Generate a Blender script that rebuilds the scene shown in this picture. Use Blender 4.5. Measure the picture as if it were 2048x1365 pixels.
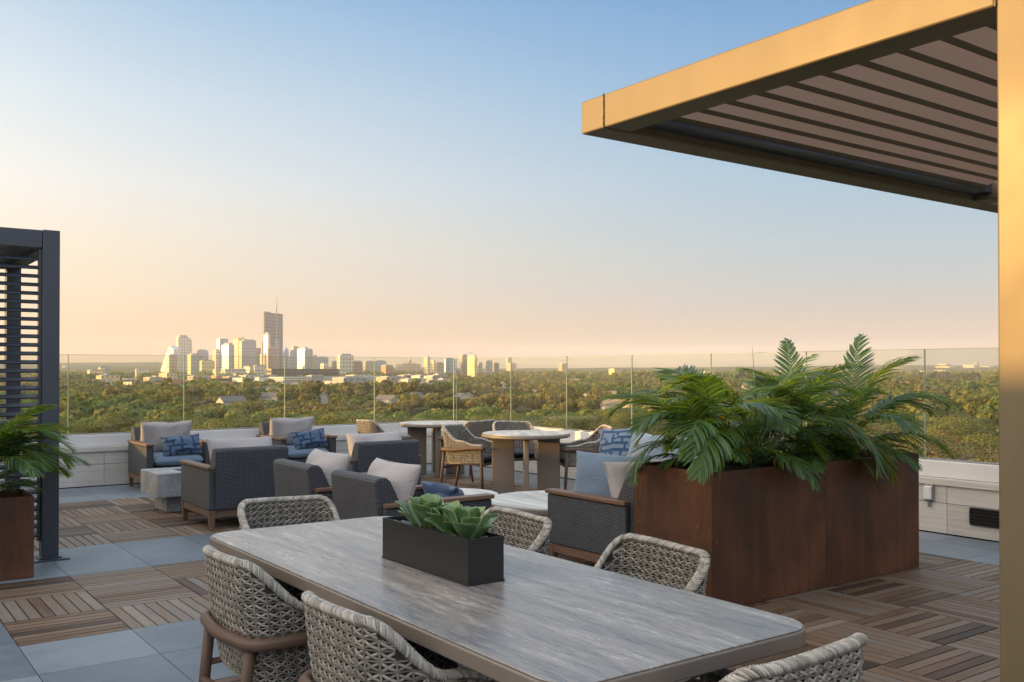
import bpy, math, random
import numpy as np
from mathutils import Vector, Matrix, noise as mnoise
R = math.radians
random.seed(7); rng = np.random.default_rng(11)
S = bpy.context.scene
for o in list(bpy.data.objects): bpy.data.objects.remove(o)

# ------------------------------------------------------------------ camera
cam = bpy.data.cameras.new('camera'); camo = bpy.data.objects.new('camera', cam); S.collection.objects.link(camo)
cam.sensor_width = 36; cam.lens = 33.29; cam.shift_y = 0.0200; cam.clip_start = .05; cam.clip_end = 60000
camo.location = (0, 0, 1.5); camo.rotation_euler = (R(90.5), 0, R(-35.9)); S.camera = camo
# ------------------------------------------------------------------ sky, sun, exposure
SUN_EL, SUN_AZ = 5.0, 25.0             # azimuth: degrees from -X towards +Y
sd = Vector((-math.cos(R(SUN_AZ))*math.cos(R(SUN_EL)), math.sin(R(SUN_AZ))*math.cos(R(SUN_EL)), math.sin(R(SUN_EL))))
W = bpy.data.worlds.new('World'); S.world = W; W.use_nodes = True
wn = W.node_tree; wn.nodes.clear()
def wnode(t, **k):
    n = wn.nodes.new(t)
    for a, b in k.items(): setattr(n, a, b)
    return n
wo = wnode('ShaderNodeOutputWorld'); bg = wnode('ShaderNodeBackground'); wn.links.new(bg.outputs[0], wo.inputs[0])
sky = wnode('ShaderNodeTexSky', sky_type='NISHITA', sun_disc=False, sun_elevation=R(SUN_EL), altitude=300)
sky.sun_rotation = math.atan2(sd.x, sd.y)
sky.air_density = 1.0; sky.dust_density = 0.4; sky.ozone_density = 1.5
# the evening gradient: pale cream low on the sunny side, peach at the horizon, blue overhead
tc = wnode('ShaderNodeTexCoord'); sep = wnode('ShaderNodeSeparateXYZ'); wn.links.new(tc.outputs['Generated'], sep.inputs[0])
rz = wnode('ShaderNodeValToRGB'); rc = wnode('ShaderNodeValToRGB')
wn.links.new(sep.outputs['Z'], rz.inputs[0]); wn.links.new(sep.outputs['Z'], rc.inputs[0])
def ramp(n, stops):
    e = n.color_ramp.elements
    while len(e) > 1: e.remove(e[-1])
    e[0].position = stops[0][0]; e[0].color = (*stops[0][1], 1)
    for p, c in stops[1:]:
        k = e.new(p); k.color = (*c, 1)
def lin(h): return tuple(((c/255+.055)/1.055)**2.4 if c > 10 else c/255/12.92 for c in h)
ramp(rz, [(0, lin((196,178,172))), (.045, lin((198,186,182))), (.085, lin((186,195,202))), (.126, lin((178,199,212))), (.20, lin((160,195,221))), (.285, lin((130,178,219))), (.39, lin((92,152,212))), (.55, (.55,.72,.92)), (.75, (1.0,1.10,1.25)), (1, (1.0,1.10,1.25))])
ramp(rc, [(0, lin((246,200,152))), (.035, lin((250,212,170))), (.075, lin((253,229,200))), (.126, lin((254,240,218))), (.18, lin((246,245,241))), (.26, lin((220,235,244))), (.39, lin((155,197,233))), (.55, (.62,.78,.95)), (.75, (1.0,1.10,1.25)), (1, (1.0,1.10,1.25))])
dt = wnode('ShaderNodeVectorMath', operation='DOT_PRODUCT'); wn.links.new(tc.outputs['Generated'], dt.inputs[0])
sh = Vector((sd.x, sd.y, 0)).normalized(); dt.inputs[1].default_value = sh
mr = wnode('ShaderNodeMapRange', interpolation_type='SMOOTHSTEP'); wn.links.new(dt.outputs['Value'], mr.inputs[0])
mr.inputs[1].default_value = -.62; mr.inputs[2].default_value = .42
mx = wnode('ShaderNodeMixRGB'); wn.links.new(mr.outputs[0], mx.inputs[0]); wn.links.new(rz.outputs[0], mx.inputs[1]); wn.links.new(rc.outputs[0], mx.inputs[2])
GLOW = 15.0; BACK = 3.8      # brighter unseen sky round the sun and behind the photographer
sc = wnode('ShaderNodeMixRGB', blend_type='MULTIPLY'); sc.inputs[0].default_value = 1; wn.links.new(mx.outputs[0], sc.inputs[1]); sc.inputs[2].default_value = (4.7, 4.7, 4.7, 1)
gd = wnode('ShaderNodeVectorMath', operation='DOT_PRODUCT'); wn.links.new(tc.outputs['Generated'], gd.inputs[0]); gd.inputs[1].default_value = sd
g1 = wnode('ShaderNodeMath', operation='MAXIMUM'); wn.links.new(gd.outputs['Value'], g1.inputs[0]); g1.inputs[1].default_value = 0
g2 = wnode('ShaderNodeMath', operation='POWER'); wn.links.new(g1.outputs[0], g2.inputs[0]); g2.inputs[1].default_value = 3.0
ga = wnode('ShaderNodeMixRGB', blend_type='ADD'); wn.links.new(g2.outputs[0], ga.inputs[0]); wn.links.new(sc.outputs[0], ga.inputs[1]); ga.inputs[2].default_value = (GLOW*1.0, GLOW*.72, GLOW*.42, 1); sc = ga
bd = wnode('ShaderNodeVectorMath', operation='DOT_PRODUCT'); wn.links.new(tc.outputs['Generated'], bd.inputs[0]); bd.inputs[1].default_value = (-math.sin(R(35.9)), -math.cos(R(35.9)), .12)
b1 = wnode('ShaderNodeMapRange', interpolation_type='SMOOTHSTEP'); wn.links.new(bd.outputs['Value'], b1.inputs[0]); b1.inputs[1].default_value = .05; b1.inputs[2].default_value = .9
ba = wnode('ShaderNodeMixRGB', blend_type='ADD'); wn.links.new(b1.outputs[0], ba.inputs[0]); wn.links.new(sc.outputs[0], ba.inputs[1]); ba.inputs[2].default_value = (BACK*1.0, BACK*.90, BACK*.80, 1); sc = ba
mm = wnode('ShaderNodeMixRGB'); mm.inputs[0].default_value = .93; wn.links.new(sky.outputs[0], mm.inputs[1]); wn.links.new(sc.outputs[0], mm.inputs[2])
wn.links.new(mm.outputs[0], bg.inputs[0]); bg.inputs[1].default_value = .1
sl = bpy.data.lights.new('sun', 'SUN'); sl.energy = 5.0; sl.angle = R(.9); sl.color = (1, .56, .16)
so = bpy.data.objects.new('sun', sl); S.collection.objects.link(so); so.rotation_euler = sd.to_track_quat('Z', 'Y').to_euler()
S.view_settings.view_transform = 'Standard'; S.view_settings.look = 'None'; S.view_settings.gamma = 1; S.view_settings.exposure = 1.1
S.render.engine = 'CYCLES'
S.cycles.max_bounces = 8; S.cycles.transparent_max_bounces = 16; S.cycles.volume_bounces = 0

# ------------------------------------------------------------------ helpers
COL = S.collection
def tag(o, label=None, cat=None, group=None, kind=None):
    if label: o['label'] = label
    if cat: o['category'] = cat
    if group: o['group'] = group
    if kind: o['kind'] = kind
    return o
def empty(name, loc=(0,0,0), rz=0, **k):
    o = bpy.data.objects.new(name, None); COL.objects.link(o); o.location = loc; o.rotation_euler = (0,0,rz)
    o.empty_display_size = .1
    return tag(o, **k)
def copy_tree(o, parent=None):
    c = o.copy(); COL.objects.link(c)
    if parent: c.parent = parent
    for ch in o.children: copy_tree(ch, c)
    return c
class MB:
    def __init__(s): s.v = []; s.f = []; s.m = []; s.t = []; s.uv = []
    def add(s, v, f, m=0, t=.5, uv=None):
        b = len(s.v); s.v.extend(tuple(p) for p in v)
        for i, q in enumerate(f):
            s.f.append(tuple(b+k for k in q)); s.m.append(m); s.t.append(t); s.uv.append(uv[i] if uv else None)
        return s
    def box(s, x0, x1, y0, y1, z0, z1, m=0, t=.5, M=None, taper=None, grain=None):
        v = [Vector((x,y,z)) for z in (z0,z1) for y in (y0,y1) for x in (x0,x1)]
        if taper:
            cx, cy = (x0+x1)/2, (y0+y1)/2
            for p in v[:4]: p.x = cx+(p.x-cx)*taper; p.y = cy+(p.y-cy)*taper
        f = [(0,2,3,1),(4,5,7,6),(0,1,5,4),(1,3,7,5),(3,2,6,7),(2,0,4,6)]
        uv = None
        if grain is not None:
            off = random.random()*50; o2 = (grain+1) % 3; o3 = (grain+2) % 3
            uv = [[(v[k][grain]+off, v[k][o2]+v[k][o3]+off*.37) for k in q] for q in f]
        if M is not None: v = [M @ p for p in v]
        return s.add(v, f, m, t, uv)
    def tube(s, pts, r, n=8, m=0, t=.5, cap=True, uvs=True, closed=False, sq=None):
        pts = [Vector(p) for p in pts]; N = len(pts)
        rr = r if isinstance(r, (list, tuple)) else [r]*N
        rings = []; ref = None; L = 0; Ls = []
        for i, p in enumerate(pts):
            a = pts[i-1] if (i > 0 or closed) else p; b = pts[(i+1) % N] if (i < N-1 or closed) else p
            d = (b-a).normalized()
            if ref is None:
                ref = Vector((0,0,1)) if abs(d.z) < .9 else Vector((1,0,0))
            x = ref-d*ref.dot(d); x.normalize(); y = d.cross(x); ref = x
            if i: L += (p-pts[i-1]).length
            Ls.append(L)
            for k in range(n):
                a_ = 2*math.pi*k/n; ca, sa = math.cos(a_), math.sin(a_)
                if sq: ca *= sq
                rings.append(p+(x*ca+y*sa)*rr[i])
        f = []; uv = []
        M_ = N if closed else N-1
        for i in range(M_):
            j = (i+1) % N
            for k in range(n):
                k2 = (k+1) % n
                f.append((i*n+k, i*n+k2, j*n+k2, j*n+k))
                c = 2*math.pi*rr[i]/n
                lj = Ls[j] if j else L+.01
                uv.append([(Ls[i], k*c), (Ls[i], (k+1)*c), (lj, (k+1)*c), (lj, k*c)])
        if cap and not closed:
            f.append(tuple(range(n))[::-1]); uv.append([(0,0)]*n)
            f.append(tuple((N-1)*n+k for k in range(n))); uv.append([(0,0)]*n)
        return s.add(rings, f, m, t, uv)
    def lathe(s, prof, n=24, m=0, t=.5, c=(0,0,0)):
        v = [(c[0]+r*math.cos(2*math.pi*k/n), c[1]+r*math.sin(2*math.pi*k/n), c[2]+z) for r, z in prof for k in range(n)]
        f = [(i*n+k, i*n+(k+1) % n, (i+1)*n+(k+1) % n, (i+1)*n+k) for i in range(len(prof)-1) for k in range(n)]
        f += [tuple(range(n))[::-1], tuple((len(prof)-1)*n+k for k in range(n))]
        return s.add(v, f, m, t)
    def prism(s, poly, z0, z1, m=0, t=.5, M=None):
        n = len(poly); v = [Vector((x,y,z0)) for x, y in poly]+[Vector((x,y,z1)) for x, y in poly]
        if M is not None: v = [M @ p for p in v]
        f = [tuple(range(n))[::-1], tuple(range(n, 2*n))]+[(k, (k+1) % n, n+(k+1) % n, n+k) for k in range(n)]
        return s.add(v, f, m, t)
    def build(s, name, mats, parent=None, smooth=False, bevel=0, seg=2, loc=None, rz=0, uv=True, solid=0):
        me = bpy.data.meshes.new(name); me.from_pydata([tuple(p) for p in s.v], [], s.f)
        if not isinstance(mats, (list, tuple)): mats = [mats]
        for k in mats: me.materials.append(k)
        me.polygons.foreach_set('material_index', s.m)
        if smooth: me.polygons.foreach_set('use_smooth', [True]*len(s.f))
        at = me.attributes.new('tint', 'FLOAT', 'FACE'); at.data.foreach_set('value', s.t)
        if uv:
            ul = me.uv_layers.new(name='UVMap'); out = []
            for i, p in enumerate(me.polygons):
                if s.uv[i]: 
                    for q in s.uv[i]: out += [q[0], q[1]]
                else:
                    n = p.normal; ax = max(range(3), key=lambda a: abs(n[a]))
                    for vi in p.vertices:
                        c = me.vertices[vi].co
                        if ax == 0: out += [c.y, c.z]
                        elif ax == 1: out += [c.x, c.z]
                        else: out += [c.x, c.y]
            ul.data.foreach_set('uv', out)
        o = bpy.data.objects.new(name, me); COL.objects.link(o)
        if parent: o.parent = parent
        if loc: o.location = loc
        if rz: o.rotation_euler = (0,0,rz)
        if solid:
            md = o.modifiers.new('solid', 'SOLIDIFY'); md.thickness = solid; md.offset = 0
        if bevel:
            md = o.modifiers.new('bevel', 'BEVEL'); md.width = bevel; md.segments = seg; md.limit_method = 'ANGLE'; md.angle_limit = R(40)
            me.polygons.foreach_set('use_smooth', [True]*len(s.f))
            wn_ = o.modifiers.new('wn', 'WEIGHTED_NORMAL'); wn_.keep_sharp = True
        return o

# ------------------------------------------------------------------ materials
class NT:
    def __init__(s, name):
        s.m = bpy.data.materials.new(name); s.m.use_nodes = True; s.t = s.m.node_tree; s.t.nodes.clear()
        s.out = s.n('ShaderNodeOutputMaterial'); s._uv = None
    def n(s, t, **k):
        x = s.t.nodes.new(t)
        for a, b in k.items(): setattr(x, a, b)
        return x
    def l(s, a, b): s.t.links.new(a, b)
    def val(s, sock, v):
        if hasattr(v, 'is_output'): s.l(v, sock)
        elif isinstance(v, (tuple, list)) and len(v) == 3 and sock.type == 'RGBA': sock.default_value = (*v, 1)
        else: sock.default_value = v
    def math(s, op, a, b=0., c=None, clamp=False):
        x = s.n('ShaderNodeMath', operation=op, use_clamp=clamp); s.val(x.inputs[0], a); s.val(x.inputs[1], b)
        if c is not None: s.val(x.inputs[2], c)
        return x.outputs[0]
    def mix(s, f, a, b, mode='MIX'):
        x = s.n('ShaderNodeMixRGB', blend_type=mode); s.val(x.inputs[0], f); s.val(x.inputs[1], a); s.val(x.inputs[2], b); return x.outputs[0]
    def coord(s, which='Object', scale=(1,1,1)):
        c = s.n('ShaderNodeTexCoord'); mp = s.n('ShaderNodeMapping'); s.l(c.outputs[which], mp.inputs[0]); mp.inputs['Scale'].default_value = scale; return mp.outputs[0]
    def noise(s, vec, scale, detail=4, rough=.5, dist=0., col=False):
        x = s.n('ShaderNodeTexNoise'); s.l(vec, x.inputs['Vector']); x.inputs['Scale'].default_value = scale; x.inputs['Detail'].default_value = detail
        x.inputs['Roughness'].default_value = rough; x.inputs['Distortion'].default_value = dist
        return x.outputs['Color' if col else 'Fac']
    def ramp(s, f, stops):
        x = s.n('ShaderNodeValToRGB'); s.l(f, x.inputs[0]); ramp(x, stops); return x.outputs[0]
    def rng(s, f, a, b, c, d):
        x = s.n('ShaderNodeMapRange'); s.val(x.inputs[0], f)
        for i, v in enumerate((a,b,c,d)): x.inputs[i+1].default_value = v
        return x.outputs[0]
    def tint(s): return s.n('ShaderNodeAttribute', attribute_name='tint').outputs['Fac']
    def uvxy(s):
        if not s._uv:
            c = s.n('ShaderNodeTexCoord'); p = s.n('ShaderNodeSeparateXYZ'); s.l(c.outputs['UV'], p.inputs[0]); s._uv = (p.outputs[0], p.outputs[1])
        return s._uv
    def bump(s, h, strength=.3, dist=.01):
        x = s.n('ShaderNodeBump'); s.l(h, x.inputs['Height']); x.inputs['Strength'].default_value = strength; x.inputs['Distance'].default_value = dist; return x.outputs[0]
    def bsdf(s, color, rough=.6, metal=0., spec=.5, normal=None, coat=0, sheen=0):
        b = s.n('ShaderNodeBsdfPrincipled'); s.val(b.inputs['Base Color'], color); s.val(b.inputs['Roughness'], rough); s.val(b.inputs['Metallic'], metal)
        b.inputs['Specular IOR Level'].default_value = spec
        if coat: b.inputs['Coat Weight'].default_value = coat
        if sheen: b.inputs['Sheen Weight'].default_value = sheen
        if normal: s.l(normal, b.inputs['Normal'])
        s.b = b; return b.outputs[0]
    def done(s, sh): s.l(sh, s.out.inputs['Surface']); return s.m

def m_metal(name, c, rough=.42, metal=.5, var=.15):
    n = NT(name); v = n.coord(); a = n.noise(v, 2.2, 3); b = n.noise(v, 60, 2); g = n.noise(n.coord(scale=(1,1,.08)), 9, 4)
    f = n.math('ADD', n.math('MULTIPLY', a, .6), n.math('MULTIPLY', g, .4))
    col = n.mix(f, tuple(x*(1-var) for x in c), tuple(min(1, x*(1+var)) for x in c))
    return n.done(n.bsdf(col, n.rng(a, .3, .7, rough-.08, rough+.1), metal, normal=n.bump(b, .04, .002)))
M = {}
M['bronze'] = m_metal('bronze_paint', (.135,.108,.062), .50, .12, .4)
M['charcoal'] = m_metal('shade_toned_paint', (.045,.055,.075), .38, .2)  # the pergolas' bronze metal, darkened and cooled; shade put into its colour
M['taupe'] = m_metal('taupe_paint', (.175,.148,.125), .5, .1)
M['black'] = m_metal('black_paint', (.008,.009,.010), .40, 0)
M['steel'] = m_metal('steel', (.35,.35,.36), .35, .9)
M['bright_metal'] = m_metal('white_metal', (.62,.61,.59), .45, 0, .05)

def m_wood(name, stops, tintv=.5, rough=.6, gs=1.0):
    n = NT(name); c = n.n('ShaderNodeTexCoord'); mp = n.n('ShaderNodeMapping'); n.l(c.outputs['UV'], mp.inputs[0]); mp.inputs['Scale'].default_value = (2.2*gs, 55*gs, 1)
    g = n.noise(mp.outputs[0], 1, 6, .6, .6)
    mp2 = n.n('ShaderNodeMapping'); n.l(c.outputs['UV'], mp2.inputs[0]); mp2.inputs['Scale'].default_value = (1.5, 6, 1)
    b = n.noise(mp2.outputs[0], 1.6, 3)
    f = n.math('ADD', n.math('MULTIPLY', g, .5), n.math('MULTIPLY', b, .25)); f = n.math('ADD', f, n.math('MULTIPLY', n.tint(), tintv)); f = n.math('SUBTRACT', f, tintv*.5-.12)
    col = n.ramp(f, stops)
    return n.done(n.bsdf(col, rough, 0, .4, n.bump(g, .25, .003)))
M['deck'] = m_wood('weathered_deck_wood', [(.2, (.042,.027,.019)), (.38, (.095,.059,.037)), (.5, (.150,.096,.060)), (.62, (.180,.124,.084)), (.74, (.165,.142,.125)), (.92, (.25,.20,.155))], .8, .55)
M['teak'] = m_wood('brown_teak', [(.2, (.055,.032,.022)), (.5, (.14,.082,.055)), (.8, (.235,.15,.10))], .3, .5)
M['teak_dark'] = m_wood('dark_teak', [(.3, (.045,.027,.019)), (.5, (.10,.060,.042)), (.7, (.19,.125,.09))], .3, .55)

def m_paver():
    n = NT('slate_porcelain_paver'); v = n.coord(); t = n.tint()
    a = n.noise(v, 1.6, 5, .6); b = n.noise(n.coord(scale=(1,3,1)), 6, 6, .65, 1.2); c = n.noise(v, 120, 2)
    f = n.math('ADD', n.math('MULTIPLY', a, .45), n.math('MULTIPLY', b, .45)); f = n.math('ADD', f, n.math('MULTIPLY', t, .25))
    col = n.ramp(f, [(.35, (.085,.106,.130)), (.55, (.130,.160,.190)), (.7, (.175,.207,.240)), (.9, (.22,.25,.28))])
    st = n.noise(v, 5.5, 7, .75, 1.6); col = n.mix(n.rng(st, .58, .72, 0, .45), col, (.27,.28,.29)); col = n.mix(n.rng(st, .28, .40, .45, 0), col, (.07,.08,.09))
    return n.done(n.bsdf(col, n.rng(b, .3, .7, .42, .6), 0, .5, n.bump(c, .08, .002)))
M['paver'] = m_paver()
def m_tile():
    n = NT('pale_stone_wall_tile'); c = n.n('ShaderNodeTexCoord'); mp = n.n('ShaderNodeMapping'); n.l(c.outputs['UV'], mp.inputs[0]); mp.inputs['Scale'].default_value = (1.2, 34, 1)
    g = n.noise(mp.outputs[0], 1.2, 6, .6, .8); a = n.noise(n.coord(), 2, 4)
    f = n.math('ADD', n.math('MULTIPLY', g, .6), n.math('MULTIPLY', a, .3)); f = n.math('ADD', f, n.math('MULTIPLY', n.tint(), .2))
    return n.done(n.bsdf(n.ramp(f, [(.3, (.37,.35,.32)), (.55, (.50,.48,.45)), (.8, (.60,.58,.55))]), .6))
M['tile'] = m_tile()
def m_flat(name, c, rough=.7, var=.12, scale=3, spec=.4):
    n = NT(name); f = n.noise(n.coord(), scale, 5)
    return n.done(n.bsdf(n.mix(n.rng(f, .3, .7, 0, 1), tuple(x*(1-var) for x in c), tuple(min(1,x*(1+var)) for x in c)), rough, 0, spec))
M['dark'] = m_flat('dark_void', (.012,.012,.012), .9)
M['white_coping'] = m_flat('white_coping', (.60,.60,.60), .5, .06)
M['render_wall'] = m_flat('grey_render', (.3,.3,.3), .8)
def m_glass():
    n = NT('guard_glass'); tr = n.n('ShaderNodeBsdfTransparent'); tr.inputs[0].default_value = (.83,.86,.79,1)
    gl = n.n('ShaderNodeBsdfGlossy'); gl.inputs['Roughness'].default_value = .015; gl.inputs[0].default_value = (1,1,1,1)
    fr = n.n('ShaderNodeFresnel'); fr.inputs[0].default_value = 1.5
    f = n.math('MULTIPLY', fr.outputs[0], .95, clamp=True)
    # faint dust film
    sm = n.rng(n.noise(n.coord(scale=(1,1,.35)), 1.6, 6, .65), .42, .8, 0., .05)
    df = n.n('ShaderNodeBsdfDiffuse'); df.inputs[0].default_value = (.6,.6,.55,1)
    m0 = n.n('ShaderNodeMixShader'); n.l(sm, m0.inputs[0]); n.l(tr.outputs[0], m0.inputs[1]); n.l(df.outputs[0], m0.inputs[2])
    mxs = n.n('ShaderNodeMixShader'); n.l(f, mxs.inputs[0]); n.l(m0.outputs[0], mxs.inputs[1]); n.l(gl.outputs[0], mxs.inputs[2])
    return n.done(mxs.outputs[0])
M['glass'] = m_glass()
M['glass_edge'] = m_flat('green_glass_edge', (.30,.36,.28), .25)
def m_corten(name, k=1.):
    n = NT(name); v = n.coord(); a = n.noise(v, 1.7, 6, .62, .4); b = n.noise(n.coord(scale=(1,1,.12)), 7, 6, .7, .3); c = n.noise(v, 40, 4, .7); d = n.noise(v, 9, 3, .5, 2.)
    f = n.math('ADD', n.math('MULTIPLY', a, .55), n.math('MULTIPLY', b, .28)); f = n.math('ADD', f, n.math('MULTIPLY', c, .17))
    col = n.ramp(f, [(.36, (.040*k,.019*k,.012*k)), (.46, (.085*k,.034*k,.017*k)), (.54, (.130*k,.050*k,.021*k)), (.66, (.21*k,.09*k,.042*k))])
    sp = n.rng(d, .72, .75, 0, .6); col = n.mix(sp, col, (.22,.13,.085))
    st = n.noise(n.coord(scale=(14,14,.5)), 2.2, 5, .7, .2); col = n.mix(n.rng(st, .56, .74, 0, .35), col, (.19*k,.085*k,.048*k)); col = n.mix(n.rng(st, .26, .44, .4, 0), col, (.030,.016,.013))
    return n.done(n.bsdf(col, n.rng(a, .3, .7, .48, .7), .1, .4, n.bump(c, .15, .004)))
M['corten'] = m_corten('weathering_steel', .74)
def m_stone_top():
    n = NT('grey_travertine'); v = n.coord(scale=(7,.75,1)); a = n.noise(v, 1.3, 9, .70, .9); v2 = n.coord(scale=(30,3.2,1)); b = n.noise(v2, 1.3, 8, .75, 1.2)
    c = n.noise(n.coord(scale=(70,9,1)), 1.7, 6, .75, .8); d = n.noise(n.coord(scale=(2.2,.5,1)), 1.2, 4, .5)
    f = n.math('ADD', n.math('MULTIPLY', a, .5), n.math('MULTIPLY', b, .5))
    col = n.ramp(f, [(.34, (.085,.087,.100)), (.43, (.155,.150,.150)), (.50, (.235,.212,.192)), (.57, (.30,.28,.255)), (.66, (.48,.46,.43))])
    col = n.mix(n.rng(d, .45, .62, 0, .45), col, n.mix(.45, col, (.20,.22,.26)))
    pit = n.rng(c, .56, .64, 0, .8); pit = n.math('MULTIPLY', pit, n.rng(a, .47, .56, 0, 1)); col = n.mix(pit, col, (.66,.65,.63))
    dk = n.rng(c, .34, .42, .5, 0); col = n.mix(dk, col, (.10,.095,.09))
    return n.done(n.bsdf(col, n.rng(b, .3, .7, .22, .38), 0, .55))
M['stone'] = m_stone_top()
def m_concrete():
    n = NT('speckled_concrete'); v = n.coord(); a = n.noise(v, 3, 5); b = n.noise(v, 70, 3, .7); f = n.math('ADD', n.math('MULTIPLY', a, .5), n.math('MULTIPLY', b, .5))
    return n.done(n.bsdf(n.ramp(f, [(.38, (.16,.17,.185)), (.5, (.25,.265,.28)), (.62, (.40,.41,.42))]), .7, 0, .4, n.bump(b, .2, .004)))
M['concrete'] = m_concrete()
def m_strand(name, a, b):
    n = NT(name); f = n.math('ADD', n.math('MULTIPLY', n.tint(), .75), n.math('MULTIPLY', n.noise(n.coord(), 90, 2), .3))
    return n.done(n.bsdf(n.ramp(f, [(.1, a), (.9, b)]), .5, 0, .4))
M['strand'] = m_strand('woven_resin_strand', (.075,.069,.060), (.28,.26,.23))
M['strand_rim'] = m_strand('rim_resin_strand', (.14,.13,.115), (.44,.42,.38))
M['core'] = m_flat('dark_weave_core', (.022,.018,.015), .7, .3, 60)
def m_wicker(name, p, q, lo, hi):
    n = NT(name); u, v = n.uvxy()
    j = n.math('FLOOR', n.math('DIVIDE', v, q)); w = n.math('ABSOLUTE', n.math('SINE', n.math('MULTIPLY', v, math.pi/q)))
    c = n.math('POWER', n.math('ABSOLUTE', n.math('COSINE', n.math('MULTIPLY', u, math.pi/p))), .7)
    h = n.math('MULTIPLY', n.math('POWER', n.math('ABSOLUTE', w), .6), n.math('MULTIPLY_ADD', c, .8, .2))
    vv = n.noise(n.coord('UV', (14, 120, 1)), 1, 2); big = n.noise(n.coord(), 4, 3)
    k = n.math('ADD', n.math('MULTIPLY', h, .8), n.math('MULTIPLY', n.math('SUBTRACT', vv, .5), .5)); k = n.math('ADD', k, n.math('MULTIPLY', n.math('SUBTRACT', big, .5), .3))
    return n.done(n.bsdf(n.ramp(k, [(.05, lo), (.32, tuple((a+b)/2 for a, b in zip(lo, hi))), (.85, hi)]), .5, 0, .45, n.bump(h, .9, .006)))
M['wicker'] = m_wicker('charcoal_wicker', .0225, .0125, (.004,.005,.006), (.064,.070,.086))
def m_fabric(name, c, var=.1, sc=900, sheen=.2):
    n = NT(name); v = n.coord('UV', (1,1,1)); f = n.noise(n.coord(), 5, 4); t = n.noise(n.coord('Object', (1,1,1)), 420, 2)
    col = n.mix(n.math('ADD', n.math('MULTIPLY', f, .6), n.math('MULTIPLY', t, .4)), tuple(x*(1-var) for x in c), tuple(min(1,x*(1+var)) for x in c))
    w = n.noise(n.coord(scale=(1,1,1.6)), 9, 4, .55, 1.4)
    h = n.math('ADD', n.math('MULTIPLY', t, .08), w)
    return n.done(n.bsdf(col, .9, 0, .2, n.bump(h, .45, .02), sheen=sheen))
M['cream'] = m_fabric('oatmeal_fabric', (.345,.325,.33))
M['slate_blue'] = m_fabric('slate_blue_fabric', (.13,.19,.27))
M['denim'] = m_fabric('denim_blue_fabric', (.13,.18,.25))
M['pale_blue'] = m_fabric('pale_blue_fabric', (.25,.30,.37))
M['navy'] = m_fabric('navy_fabric', (.02,.03,.05))
def m_pattern(name='maze_print_fabric', lite=(.070,.120,.195), dark=(.006,.026,.080), seed=0.):
    n = NT(name); c = n.n('ShaderNodeTexCoord'); mp = n.n('ShaderNodeMapping'); n.l(c.outputs['UV'], mp.inputs[0]); mp.inputs['Location'].default_value = (seed, seed*.7, 0)
    nz = n.n('ShaderNodeTexNoise'); n.l(mp.outputs[0], nz.inputs['Vector']); nz.inputs['Scale'].default_value = 7; nz.inputs['Detail'].default_value = 0
    ad = n.n('ShaderNodeVectorMath', operation='MULTIPLY_ADD'); n.l(nz.outputs['Color'], ad.inputs[0]); ad.inputs[1].default_value = (.035,.035,0); n.l(mp.outputs[0], ad.inputs[2])
    def brick(w, h, mort, off, sc=1, rot=0):
        m2 = n.n('ShaderNodeMapping'); n.l(ad.outputs[0], m2.inputs[0]); m2.inputs['Rotation'].default_value = (0,0,rot)
        b = n.n('ShaderNodeTexBrick'); n.l(m2.outputs[0], b.inputs['Vector']); b.inputs['Scale'].default_value = 1; b.inputs['Brick Width'].default_value = w; b.inputs['Row Height'].default_value = h
        b.inputs['Mortar Size'].default_value = mort; b.inputs['Mortar Smooth'].default_value = .15; b.offset = off; b.squash = 1.6; b.squash_frequency = 3
        return b.outputs['Fac']
    a = brick(.17, .064, .0155, .37); b = brick(.13, .15, .014, .6, rot=math.pi/2)
    sel = n.rng(n.noise(mp.outputs[0], 5.5, 0), .49, .51, 0, 1)
    f = n.math('ADD', n.math('MULTIPLY', a, sel), n.math('MULTIPLY', b, n.math('SUBTRACT', 1, sel)), clamp=True)
    t = n.noise(n.coord(), 300, 2)
    return n.done(n.bsdf(n.mix(n.math('MULTIPLY', t, .25), n.mix(f, lite, dark), (.1,.14,.2)), .9, 0, .2, sheen=.2))
M['maze'] = m_pattern()
M['maze_big'] = m_pattern('maze_print_pale', (.16,.215,.30), (.02,.06,.14), 3.3)
def m_leaf(name, c0, c1, trans=.35, rough=.45, tcol=None):
    n = NT(name); t = n.tint(); f = n.math('ADD', n.math('MULTIPLY', t, .8), n.math('MULTIPLY', n.noise(n.coord(), 1.2, 3), .3))
    col = n.mix(n.rng(f, .15, .95, 0, 1), c0, c1)
    col = n.mix(n.math('GREATER_THAN', t, 1.1), col, (.24,.17,.055))
    p = n.bsdf(col, rough, 0, .5); tl = n.n('ShaderNodeBsdfTranslucent')
    n.l(n.mix(1, col, tcol or (1.5,1.5,.6), 'MULTIPLY'), tl.inputs[0])
    ms = n.n('ShaderNodeMixShader'); ms.inputs[0].default_value = trans; n.l(p, ms.inputs[1]); n.l(tl.outputs[0], ms.inputs[2]); return n.done(ms.outputs[0])
M['palm'] = m_leaf('palm_leaf', (.024,.074,.048), (.125,.240,.070), .48, .27, (3.0,1.9,.22))
M['palm_stem'] = m_leaf('palm_stem', (.07,.12,.03), (.16,.22,.06), .1, .5)
def m_succ():
    n = NT('succulent_leaf'); u, v = n.uvxy(); e = n.math('ABSOLUTE', u); t = n.tint()
    base = n.mix(t, (.065,.145,.050), (.15,.25,.085)); base = n.mix(n.rng(v, 0, .45, 1, 0), base, (.30,.36,.10))
    ns = n.noise(n.coord(), 25, 3); base = n.mix(n.math('MULTIPLY', ns, .3), base, (.05,.12,.08))
    col = n.mix(n.rng(e, .90, .99, 0, 1), base, (.42,.46,.26))
    return n.done(n.bsdf(col, .42, 0, .5))
M['succ'] = m_succ()
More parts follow.
